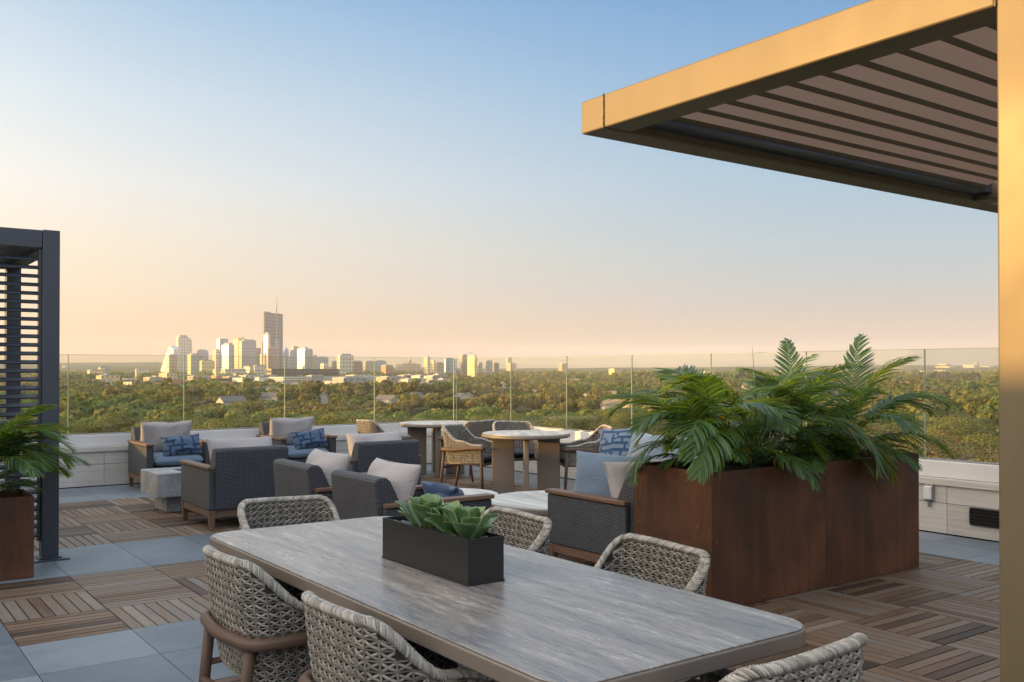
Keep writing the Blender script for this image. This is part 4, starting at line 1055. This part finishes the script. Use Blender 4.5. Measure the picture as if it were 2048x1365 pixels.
# the curved glass tower leaning like a sail
d = 3500; cx, cy = G(cp(285), d); r = empty('office_tower', (cx, cy, GZ), RZ(18), label='wedge shaped glass tower with a sloping sail edge, leftmost of the skyline', cat='tower')
k = d/FP/4.876; hT = Z(cy_(545), d)-GZ; hR = Z(cy_(582), d)-GZ
prof = []
for i in range(9):
    f = i/8; prof.append((-(285-165)*k*1.05*(1-f)**.85, hT*f*.98))
prof += [(0, hT), (48*k, hR), (48*k, 0)]
v = [(x, y, z) for y in (0, 42) for x, z in prof]; n = len(prof)
f = [tuple(range(n)), tuple(range(n, 2*n))[::-1]]+[(i, n+i, n+(i+1) % n, (i+1) % n) for i in range(n)]
MB().add(v, f).build('body', FC['gleam'], r)
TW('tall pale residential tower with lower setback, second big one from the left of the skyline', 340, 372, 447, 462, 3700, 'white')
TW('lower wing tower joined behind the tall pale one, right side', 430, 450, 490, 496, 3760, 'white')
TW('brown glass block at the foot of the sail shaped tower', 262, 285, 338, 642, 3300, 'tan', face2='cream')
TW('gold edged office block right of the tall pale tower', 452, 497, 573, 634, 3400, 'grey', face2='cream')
r, La, Lb, h = TW('mauve slab tower with thin roof mast behind the gold edged block', 540, 552, 635, 597, 4100, 'grey')
MB().tube([(-La*.5, 2, h), (-La*.5, 2, h+22)], .9, 6).build('mast', M['steel'], r)
TW('short tan apartment block with cream columns low in the skyline', 573, 602, 694, 694, 3200, 'cream')
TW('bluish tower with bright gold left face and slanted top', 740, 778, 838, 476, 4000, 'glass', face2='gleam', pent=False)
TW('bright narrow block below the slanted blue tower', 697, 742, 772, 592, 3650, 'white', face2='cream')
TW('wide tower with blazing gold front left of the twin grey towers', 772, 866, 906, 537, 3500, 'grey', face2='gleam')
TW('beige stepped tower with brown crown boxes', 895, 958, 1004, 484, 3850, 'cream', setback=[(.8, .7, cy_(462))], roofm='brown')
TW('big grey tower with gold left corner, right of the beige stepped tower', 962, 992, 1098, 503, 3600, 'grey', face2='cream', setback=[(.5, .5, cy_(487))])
TW('small stepped tower with open ring crown', 1100, 1122, 1165, 602, 3900, 'brown', setback=[(.9, .8, cy_(568))])
TW('narrow gold block left of the tallest tower', 1164, 1186, 1198, 632, 3500, 'cream')
TW('thin ribbed tower just behind the white tower left of the tallest', 1180, 1190, 1205, 505, 3850, 'tan', pent=False)
# tallest: unfinished, with tower crane
r, La, Lb, h = block('skyscraper', 'tallest tower of the skyline, grey unfinished frame with a crane beside it', cp(1204), cp(1210), cp(1328), cy_(226), 3700, 'frame', pent=False, phi=24)
MB().box(-La, 0, 0, Lb*.35, h+.05, h+6).build('roof_screen', FC['frame'], r); MB().box(-La, 0, Lb*.36, Lb, h+.05, h+2.5).build('roof_screen', FC['frame'], r)
block('office_tower', 'dark glass lower half tower at the right foot of the tallest tower', cp(1316), cp(1322), cp(1343), cy_(502), 3760, 'grey', phi=24)
ccx, ccy = G(cp(1331), 3690); cr = empty('tower_crane', (ccx, ccy, GZ), label='thin tower crane mast rising above the tallest tower', cat='crane')
zt = Z(cy_(60), 3690)-GZ; zb = Z(cy_(200), 3690)-GZ; MB().tube([(0,0,0), (0,0,zb)], 1.3, 4).build('mast', M['taupe'], cr); MB().tube([(0,0,zb), (1.5,-1,zt)], [1.7,.5], 4).build('jib', M['taupe'], cr)
MB().box(-4, 2, -2, 2, zb-3, zb+.2).build('cab', M['taupe'], cr)
TW('white tower lit bright in front of the tallest tower', 1198, 1248, 1264, 437, 3500, 'white', face2='gleam')
TW('brown mid height tower at the foot of the tallest tower', 1238, 1250, 1320, 566, 3350, 'brown')
TW('pale gold stepped block right of the tallest tower', 1346, 1376, 1392, 642, 3800, 'cream')
r, La, Lb, h = TW('blue glass tower with folded pointed crown', 1385, 1408, 1450, 612, 3900, 'glass', pent=False)
m = MB(); zt = Z(cy_(558), 3900)-GZ; b = [(-La,0),(0,0),(0,Lb),(-La,Lb)]; v = [(x,y,h) for x,y in b]+[(-La*.78,Lb*.22,h+(zt-h)*.5),(-La*.22,Lb*.22,h+(zt-h)*.5),(-La*.22,Lb*.78,h+(zt-h)*.5),(-La*.78,Lb*.78,h+(zt-h)*.5),(-La/2,Lb/2,zt)]
m.add(v, [(0,1,5,4),(1,2,6,5),(2,3,7,6),(3,0,4,7),(4,5,8),(5,6,8),(6,7,8),(7,4,8)]).build('pointed_crown', FC['glass'], r)
MB().tube([(-La*.5, Lb*.5, zt-2), (-La*.5, Lb*.5, zt+12)], .6, 5).build('mast', M['steel'], r)
# wedge topped tower
d = 3950; cx, cy = G(cp(1498), d); k = d/FP/4.876; r = empty('office_tower', (cx, cy, GZ), RZ(38), label='grey tower with steeply sloped roof behind the blazing mirror block', cat='tower')
La = 32*k/math.cos(R(38)); Lb = 95*k/math.sin(R(38)); h0 = Z(cy_(546), d)-GZ; h1 = Z(cy_(578), d)-GZ
m = MB(); m.add([(-La,0,0),(0,0,0),(0,Lb,0),(-La,Lb,0),(-La,0,h0),(0,0,h0),(0,Lb,h1),(-La,Lb,h1)], [(0,1,5,4),(1,2,6,5),(2,3,7,6),(3,0,4,7),(4,5,6,7)]); m.build('body', FC['grey'], r)
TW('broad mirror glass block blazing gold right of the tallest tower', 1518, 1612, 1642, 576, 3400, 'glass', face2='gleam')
TW('beige shaded tower joined to the right of the mirror block', 1628, 1640, 1676, 592, 3450, 'tan')
TW('grey block left of the mirror block', 1448, 1462, 1515, 602, 3600, 'grey')
TW('hazy grey block right of the mirror block', 1672, 1684, 1722, 648, 4200, 'grey')
TW('blue grey glass block at the right end of the dense skyline', 1716, 1728, 1816, 662, 4300, 'glass')
TW('small white lit block in front at the right end of the dense skyline', 1750, 1792, 1826, 724, 3000, 'white')
TW('small brown block between skyline and the pale gridded slab', 1868, 1880, 1912, 702, 4000, 'brown')
def c5(c): return 640+c/3.303
def y5(c): return 690+c/3.303
def T5(label, a, b, c, top, d, fac, **k): return block('office_tower', label, c5(a), c5(b), c5(c), y5(top), d, fac, **k)
T5('pale gridded slab hotel standing alone right of the skyline', 108, 132, 206, 70, 2900, 'white')
T5('dark brown block right of the pale gridded slab', 208, 214, 270, 113, 3100, 'brown')
T5('hazy stepped brown block left of a guard pane joint', 285, 300, 352, 112, 4300, 'tan', setback=[(.6, .6, y5(106))])
T5('hazy blue block above the low orange building', 348, 360, 428, 110, 4600, 'glass')
T5('low orange brown building right of the pane joint', 398, 436, 478, 138, 3000, 'brick')
T5('slim pale tower right of the capitol dome', 684, 712, 727, 84, 3800, 'white', face2='cream')
T5('cream block beside the slim pale tower', 724, 752, 764, 112, 3700, 'cream')
T5('low brown block with dark top under the slim pale tower', 760, 772, 818, 122, 3500, 'tan')
T5('teal glass block near the guard corner', 821, 830, 892, 94, 3300, 'glass')
T5('brown tower left of the gold tower near the guard corner', 927, 940, 976, 72, 3500, 'brown')
r, La, Lb, h = T5('gold lit tower under construction with roof cranes near the guard corner', 972, 1022, 1038, 76, 3400, 'cream', face2='cream')
MB().tube([(-La*.6, Lb*.5, h), (-La*.6, Lb*.5, h+13)], .8, 4).build('crane_mast', M['taupe'], r); MB().tube([(-La*.2, Lb*.5, h+11), (-La*1.2, Lb*.5, h+13)], .7, 4).build('crane_jib', M['taupe'], r)
T5('small grey block right of the gold tower', 1038, 1048, 1072, 124, 3700, 'grey')
T5('pale grey office block between corner and second right pane', 1088, 1096, 1140, 110, 3500, 'grey')
T5('low mauve block beside the pale grey office block', 1140, 1150, 1182, 124, 3600, 'brown')
T5('hazy distant tower with a round head above low wings', 1228, 1240, 1258, 90, 6500, 'grey', setback=[(.7,.7,y5(84))])
T5('low hazy wing blocks right of the round headed tower', 1232, 1262, 1298, 124, 6200, 'tan')
r, La, Lb, h = T5('far orange construction block with long crane arm', 1576, 1600, 1640, 128, 5200, 'brick')
MB().tube([(-La*.6, Lb*.5, h), (-La*.6, Lb*.5, h+26)], 1.1, 4).build('crane_mast', M['taupe'], r); MB().tube([(-La*1.6, Lb*.5, h+22), (La*4., Lb*.5-La*3, h+22)], 1.0, 4).build('crane_jib', M['taupe'], r)
T5('cream lit low block seen through the pane left of the palms', 1910, 1946, 1956, 162, 2200, 'cream')
T5('long pale low building near the cream block left of the palms', 1960, 1990, 2046, 176, 2200, 'white')
def T1(label, a, b, c, top, d, fac, **k): return block('office_tower', label, 100+a/3.0118, 100+b/3.0118, 100+c/3.0118, 580+top/3.0118, d, fac, **k)
T1('hazy grey slab nearest the dark pergola on the hill foot', 62, 90, 156, 460, 6000, 'grey')
T1('cream gold apartment block alone left of the skyline', 216, 240, 300, 484, 3000, 'cream', setback=[(.9, .3, 580+470/3.0118)])
T1('grey apartment block right behind the cream gold one', 290, 300, 342, 462, 3200, 'grey')
T1('pale block on the plain between cream block and skyline', 508, 520, 576, 478, 3600, 'white')
# the domed capitol
d = 4300; cx, cy = G(c5(590), d); r = empty('capitol', (cx, cy, GZ), -VA, label='domed stone capitol building with a lantern, far in the centre', cat='capitol')
k = d/FP/3.303; h0 = Z(y5(128), d)-GZ; hd = Z(y5(108), d)-GZ; ht = Z(y5(88), d)-GZ
MB().box(-85*k, 70*k, 0, 30, 0, h0).build('wing', FC['tan'], r); MB().box(-40*k, -18*k, -4, 26, h0+.02, h0+8).build('pavilion', FC['cream'], r); MB().box(18*k, 44*k, -4, 26, h0+.02, h0+8).build('pavilion', FC['cream'], r)
MB().lathe([(13*k, h0), (13*k, h0+(hd-h0)*.6), (11*k, h0+(hd-h0)*.62), (11*k, hd)], 20, c=(0,12,0)).build('drum', FC['tan'], r)
dm = [(11*k*math.cos(R(a)), hd+11*k*1.15*math.sin(R(a))) for a in range(0, 85, 12)]; MB().lathe(dm+[(1.5*k, dm[-1][1]+3), (.8*k, ht+4)], 20, c=(0,12,0)).build('dome', FC['tan'], r, smooth=True)
# low wide buildings in front of the skyline
def LOW(name, label, a, b, c, top, d, fac, cat='building', **k): return block(name, label, cp(a), cp(b), cp(c), cy_(top), d, fac, cat=cat, **k)
LOW('office_building', 'long dark office building with a pale flat roof in front of the skyline', 1210, 1288, 1790, 770, 2300, 'dark', phi=30, pent=False)
LOW('parking_garage', 'white multi storey garage with dark bands, lit warm at its left end', 1225, 1400, 1560, 848, 1750, 'garage', pent=False, phi=35)
LOW('parking_garage', 'long white banded garage stretching right below the dark office building', 1500, 1560, 2300, 846, 1850, 'garage', pent=False, phi=32)
LOW('office_building', 'tan and white office block with blue glass end below the skyline', 850, 1040, 1102, 858, 1700, 'band', pent=False)
LOW('office_building', 'orange brick apartment block at the left foot of the skyline', 0, 96, 200, 862, 1600, 'brick')
LOW('office_building', 'orange and cream stepped apartment block, nearest in front of the skyline', 205, 318, 395, 872, 1500, 'brick')
LOW('office_building', 'low yellow lit block under the sail shaped tower', 150, 262, 335, 818, 2300, 'cream')
LOW('office_building', 'dark low shed like block left of the tan and white office', 395, 440, 760, 868, 1750, 'dark', phi=30, pent=False)
LOW('office_building', 'white block under the twin grey towers', 985, 1070, 1095, 752, 2900, 'white')
LOW('office_building', 'pale ribbed block left of the long dark office building', 1095, 1120, 1210, 742, 2900, 'white')
LOW('office_building', 'pale podium block below the blazing gold tower', 770, 830, 980, 770, 2800, 'white', pent=False)
LOW('office_building', 'small cream building below the short tan apartment block', 700, 740, 775, 780, 2700, 'cream')
LOW('office_building', 'small white box building with dark door left of the tan and white office', 780, 800, 850, 895, 1500, 'white', pent=False)
LOW('office_building', 'terrace of small pale lofts between tan office and long garage', 1104, 1160, 1212, 850, 1800, 'band', pent=False)
block('warehouse', 'long low pale warehouse roof behind the trees right of the garage', 716, 730, 775, 754, 2300, 'band', pent=False, cat='warehouse')
rs = random.Random(77)
side = ['left of the palms', 'above the palms', 'right of the palms']
fl = [(1010,1040,751,'white'),(1056,1100,752,'band'),(1066,1092,747,'cream'),(1130,1165,750,'white'),(1176,1206,748,'tan'),(1215,1240,746,'cream'),(1262,1290,742,'brick'),(1300,1370,745,'white'),(1390,1440,743,'cream'),(1560,1600,741,'white'),(1640,1672,738,'cream'),(1700,1760,744,'white'),(1790,1815,736,'cream'),(1842,1870,742,'white'),(1878,1928,733,'cream'),(1874,1915,740,'tan'),(1880,1912,728,'white'),(1950,1962,724,'grey'),(1932,1972,730,'white'),(1965,1998,733,'white'),(890,918,752,'white'),(930,960,755,'tan'),(770,800,748,'tan'),(160,196,755,'white'),(205,230,752,'tan'),(300,330,752,'cream'),(690,712,745,'tan'),(800,850,742,'tan'),(860,900,744,'cream'),(960,1000,742,'tan')]
for i, (a, b, y, fc) in enumerate(fl):
    dd = rs.uniform(3200, 5200) if y > 738 else rs.uniform(6500, 9000)
    lab = {'white':'white','band':'banded white','cream':'sunlit cream','tan':'tan','brick':'orange brick','grey':'grey'}[fc]
    near = ['near the horizon', 'among far trees', 'on the plain'][i % 3]
    where = 'left of the skyline' if b < 340 else 'below the capitol dome' if b < 905 else 'beside the guard corner' if b < 1010 else 'left of the palms' if b < 1250 else 'above the palm fronds' if b < 1780 else 'beside the gold post'
    x0r = a+(b-a)*.4
    o, La, Lb, h = block('low_building', '%s low building %s, %s' % (lab, near, seen_px((a+b)/2)), a, x0r, b, y, dd, fc, pent=False, cat='building', group='low far buildings on the plain', base=-4)
    # on rising ground: lift the base with the terrain
    if y < 740:
        o.location.z = GZ
cols = ['white','band','cream','tan','brick','grey','brown']
names_c = {'white':'white','band':'banded pale','cream':'gold lit','tan':'tan','brick':'orange brick','grey':'grey','brown':'brown'}
for i in range(64):
    px = rs.uniform(150, 890); dd = rs.uniform(1350, 2900); fc = rs.choice(cols); w_ = rs.uniform(10, 34)*1500/dd; hgt = rs.choice((5, 7, 8, 12, 15))
    where = 'left of the sail tower' if px < 315 else 'below the tall pale tower' if px < 400 else 'below the gold fronted tower' if px < 500 else 'below the tallest tower' if px < 600 else 'near the long garage' if px < 720 else 'right of the gridded slab'
    rank = 'large' if w_ > 26 else 'medium' if w_ > 16 else 'small'; rw = 'front' if dd < 1800 else 'middle' if dd < 2300 else 'rear'
    y = 740+(26+1.5-hgt)/dd*FP
    block('low_building', '%s %s low building, %s row, %s' % (rank, names_c[fc], rw, seen_px(px)), px-w_, px-w_*.2, px+w_, y, dd, fc, pent=(hgt > 11), cat='building', group='low buildings in front of the skyline')
# suburban houses among the trees
HM = [m_flat('grey_shingle', (.16,.15,.15), .9, .2, .8), m_flat('tan_shingle', (.24,.19,.15), .9, .2, .8)]; WM = [m_flat('house_wall_cream', (.40,.36,.30), .8), m_flat('house_wall_white', (.46,.45,.43), .8)]
hs = [(512,776,900),(532,774,930),(548,777,880),(600,779,860),(640,773,980),(662,776,960),(700,777,900),(712,775,940),(735,780,860),(790,772,1150),(806,773,1120),(826,774,1100),(848,773,1180),(872,774,1150),(905,779,950),(935,786,760),(838,786,760),(860,787,740),(818,785,780),(980,790,700),(1010,783,880),(1060,780,950),(1090,784,850),(1120,776,1100),(1180,778,1000),(1215,783,840),(540,786,740),(1240,800,560),(1870,800,560)]
for _ in range(46):
    dd = rs.uniform(520, 1900); px = rs.uniform(150, 1990); hs.append((px, 740+(26-rs.uniform(8.5, 11.5)+1.5)/dd*FP, dd))
for i, (px, py, dd) in enumerate(hs):
    x, y = G(px, dd); zt = Z(py, dd); w, l = rs.uniform(8, 12), rs.uniform(12, 24); hh = 5.2; rh = 2.8
    r = empty('house', (x, y, zt-hh-rh), rs.uniform(0, 3.14), label='%s gabled house, %s, %s' % (('grey roofed','tan roofed')[i % 2]+(' white',' cream')[(i//2) % 2], 'nearer row' if dd < 870 else 'farther row' if dd > 1000 else 'middle row', seen_px(px)), cat='house', group='suburban houses among the trees')
    m = MB(); m.box(-l/2, l/2, -w/2, w/2, -6, hh); m.add([(-l/2,-w/2,hh),(-l/2,w/2,hh),(-l/2,0,hh+rh)], [(0,2,1)]); m.add([(l/2,-w/2,hh),(l/2,w/2,hh),(l/2,0,hh+rh)], [(0,1,2)]); m.build('wall', WM[(i//2) % 2], r)
    e = .5; m = MB()
    for sy in (-1, 1): m.add([(-l/2-e, sy*(w/2+e), hh-.3), (l/2+e, sy*(w/2+e), hh-.3), (l/2+e, 0, hh+rh+.15), (-l/2-e, 0, hh+rh+.15), (-l/2-e, sy*(w/2+e), hh-.1), (l/2+e, sy*(w/2+e), hh-.1), (l/2+e, 0, hh+rh+.35), (-l/2-e, 0, hh+rh+.35)], [(0,1,2,3),(4,5,6,7),(0,1,5,4),(1,2,6,5),(3,0,4,7)])
    m.build('roof', HM[i % 2], r)
    for sy in (-1, 1):
        for wx_ in (-.3, .05, .32):
            MB().box(l*wx_-.6, l*wx_+.6, sy*(w/2+.03)-.02, sy*(w/2+.03)+.02, 1, 2.6).build('window', M['dark'], r)
    ux, uy = -x/dd, -y/dd
    for q_ in range(5): KEEP.append((x+ux*q_*16, y+uy*q_*16, 14-q_*1.2))

# ---- woods
def field(r0, r1, sp, a0=5., a1=67.):
    out = []; x = 0
    n = int(r1*1.0/sp)+2
    for i in range(n):
        for j in range(n):
            px_ = (i+(j % 2)*.5)*sp+rng.uniform(-.36, .36)*sp; py_ = j*sp*.87+rng.uniform(-.36, .36)*sp
            q = math.hypot(px_, py_)
            if q < r0 or q >= r1: continue
            az = math.degrees(math.atan2(px_, py_))
            if az < a0 or az > a1: continue
            out.append((px_, py_, q, az))
    return out
def px_ok(p):
    px = 1024+FP*math.tan(math.radians(p[3])-VA); q = p[2]
    if 200 < px < 900 and 1250 < q < 2900: return rng.random() < .16
    return True
def free(x, y, extra=0): return all((x-a)**2+(y-b)**2 > (c+extra)**2 for a, b, c in KEEP)
KN = [k for k in KEEP]
near = [p for p in field(120, 480, 14.2) if free(p[0], p[1]) and rng.random() > .05 and mnoise.noise(Vector((p[0]*.02, p[1]*.02, 3.))) > -.42]
near.sort(key=lambda p: p[2])
def kind_at(x, y):
    a = mnoise.noise(Vector((x*.007, y*.007, 0)))*1.3+rng.uniform(-.28, .28)
    return 1 if a > .26 else 0 if a > -.22 else 2 if a > -.52 else 3
KN_ = ['olive green', 'leafy mid green', 'ochre rust coloured', 'bare grey brown']
vis = [p for p in near if 8.3 < p[3] < 63]; indiv = set(id(p) for p in vis[:300]); used_t = {}
seen = {}
rest = []
for p in near:
    if id(p) not in indiv: rest.append(p); continue
    kd = kind_at(p[0], p[1]); j = int(rng.integers(len(protos[kd]))); pr = protos[kd][j]
    o = copy_tree(pr) if (kd, j) in used_t else pr; used_t[(kd, j)] = 1
    s = rng.uniform(1.05, 1.75)*(1.08 if kd == 0 else 1.); hz = rng.uniform(.72, .98)/(s**.45)
    o.location = (p[0], p[1], GZ); o.rotation_euler = (0, 0, rng.uniform(0, 6.28)); o.scale = (s, s, s*hz)
    size = 'small' if s < 1.2 else 'broad' if s > 1.55 else 'tall' if hz > .8 else 'rounded'
    band = ['nearest row', 'second row', 'third row', 'fourth row', 'fifth row', 'sixth row', 'seventh row', 'eighth row', 'ninth row', 'tenth row', 'eleventh row', 'last row'][min(11, int((p[2]-120)/14))]
    pn, fr_ = pane_name(p[3]); tag(o, '%s %s tree, %s, %s of %s' % (size, KN_[kd], band, fr_, pn), 'tree', 'trees below the terrace seen through the glass')
for (kd, row) in enumerate(protos):          # templates never placed are taken away
    for j, pr in enumerate(row):
        if (kd, j) not in used_t:
            for ch in list(pr.children): bpy.data.objects.remove(ch)
            bpy.data.objects.remove(pr)
def clump(p): return mnoise.noise(Vector((p[0]*.0085, p[1]*.0085, 7.)))+.45*mnoise.noise(Vector((p[0]*.002, p[1]*.002, 3.)))
def mass(name, label, pts, n, size, sc, nt=10):
    tm = []
    for k in range(nt):
        g = np.random.default_rng(900+k+n); tm.append([crown_pts(g, n, 6.2, 11.5, size, 5, False) for kd in range(4)])
    Cs, As, Bs, Ts, Ms = [], [], [], [], []
    for (x, y, q, az) in pts:
        kd = kind_at(x, y); C, A, B, t = tm[int(rng.integers(nt))][kd]
        s = rng.uniform(.75, 1.15)*sc; hz = rng.uniform(.72, 1.15)/(sc**.72)*(.95+.75*mnoise.noise(Vector((x*.0065, y*.0065, 21.)))); a = rng.uniform(0, 6.28); c_, s_ = math.cos(a), math.sin(a); Rm = np.array([[c_, s_, 0], [-s_, c_, 0], [0, 0, 1]])
        sv = np.array([s, s, s*hz]); Cs.append((C @ Rm)*sv+np.array([x, y, GZ+ (q*0)])); As.append((A @ Rm)*s); Bs.append((B @ Rm)*s); Ts.append(np.clip(t+rng.uniform(-.14, .14)+.5*mnoise.noise(Vector((x*.004, y*.004, 31.))), 0, 1)); Ms.append(np.full(n, kd))
    me = quads_mesh(name, np.concatenate(Cs), np.concatenate(As), np.concatenate(Bs), np.concatenate(Ts), np.concatenate(Ms), TREE_M)
    o = bpy.data.objects.new(name, me); COL.objects.link(o); tag(o, label, 'woods', kind='stuff')
rest += [p for p in field(480, 950, 14.5) if free(p[0], p[1]) and clump(p) > -.30]
mass('woods', 'mixed woodland beyond the individual trees', rest, 300, .95, 1.35)
mid = [p for p in field(950, 2000, 17.5) if px_ok(p) and free(p[0], p[1]) and clump(p) > -.12]
mass('woods', 'hazy woodland in the middle distance', mid, 64, 2.0, 1.25)
far = [p for p in field(2000, 5600, 42) if px_ok(p) and mnoise.noise(Vector((p[0]*.002, p[1]*.002, 9.))) > -.08 and free(p[0], p[1])]
mass('woods', 'faint strips of far woodland toward the horizon', far, 26, 4.4, 2.6)

# ------------------------------------------------------------------ evening haze
HAZE = 7.0e-5
hz = MB(); hz.box(-10400, 10400, -10400, 10400, GZ-1.5, 300); ho = hz.build('haze', bpy.data.materials.new('haze_air'), uv=False); tag(ho, 'thin warm evening haze over the plain', 'haze', kind='stuff')
hm = ho.data.materials[0]; hm.use_nodes = True; hm.node_tree.nodes.clear(); hn = hm.node_tree.nodes.new('ShaderNodeOutputMaterial'); hv = hm.node_tree.nodes.new('ShaderNodeVolumePrincipled')
hv.inputs['Color'].default_value = (.86,.88,.92,1); hv.inputs['Density'].default_value = HAZE; hv.inputs['Anisotropy'].default_value = .0
hm.node_tree.links.new(hv.outputs[0], hn.inputs['Volume'])
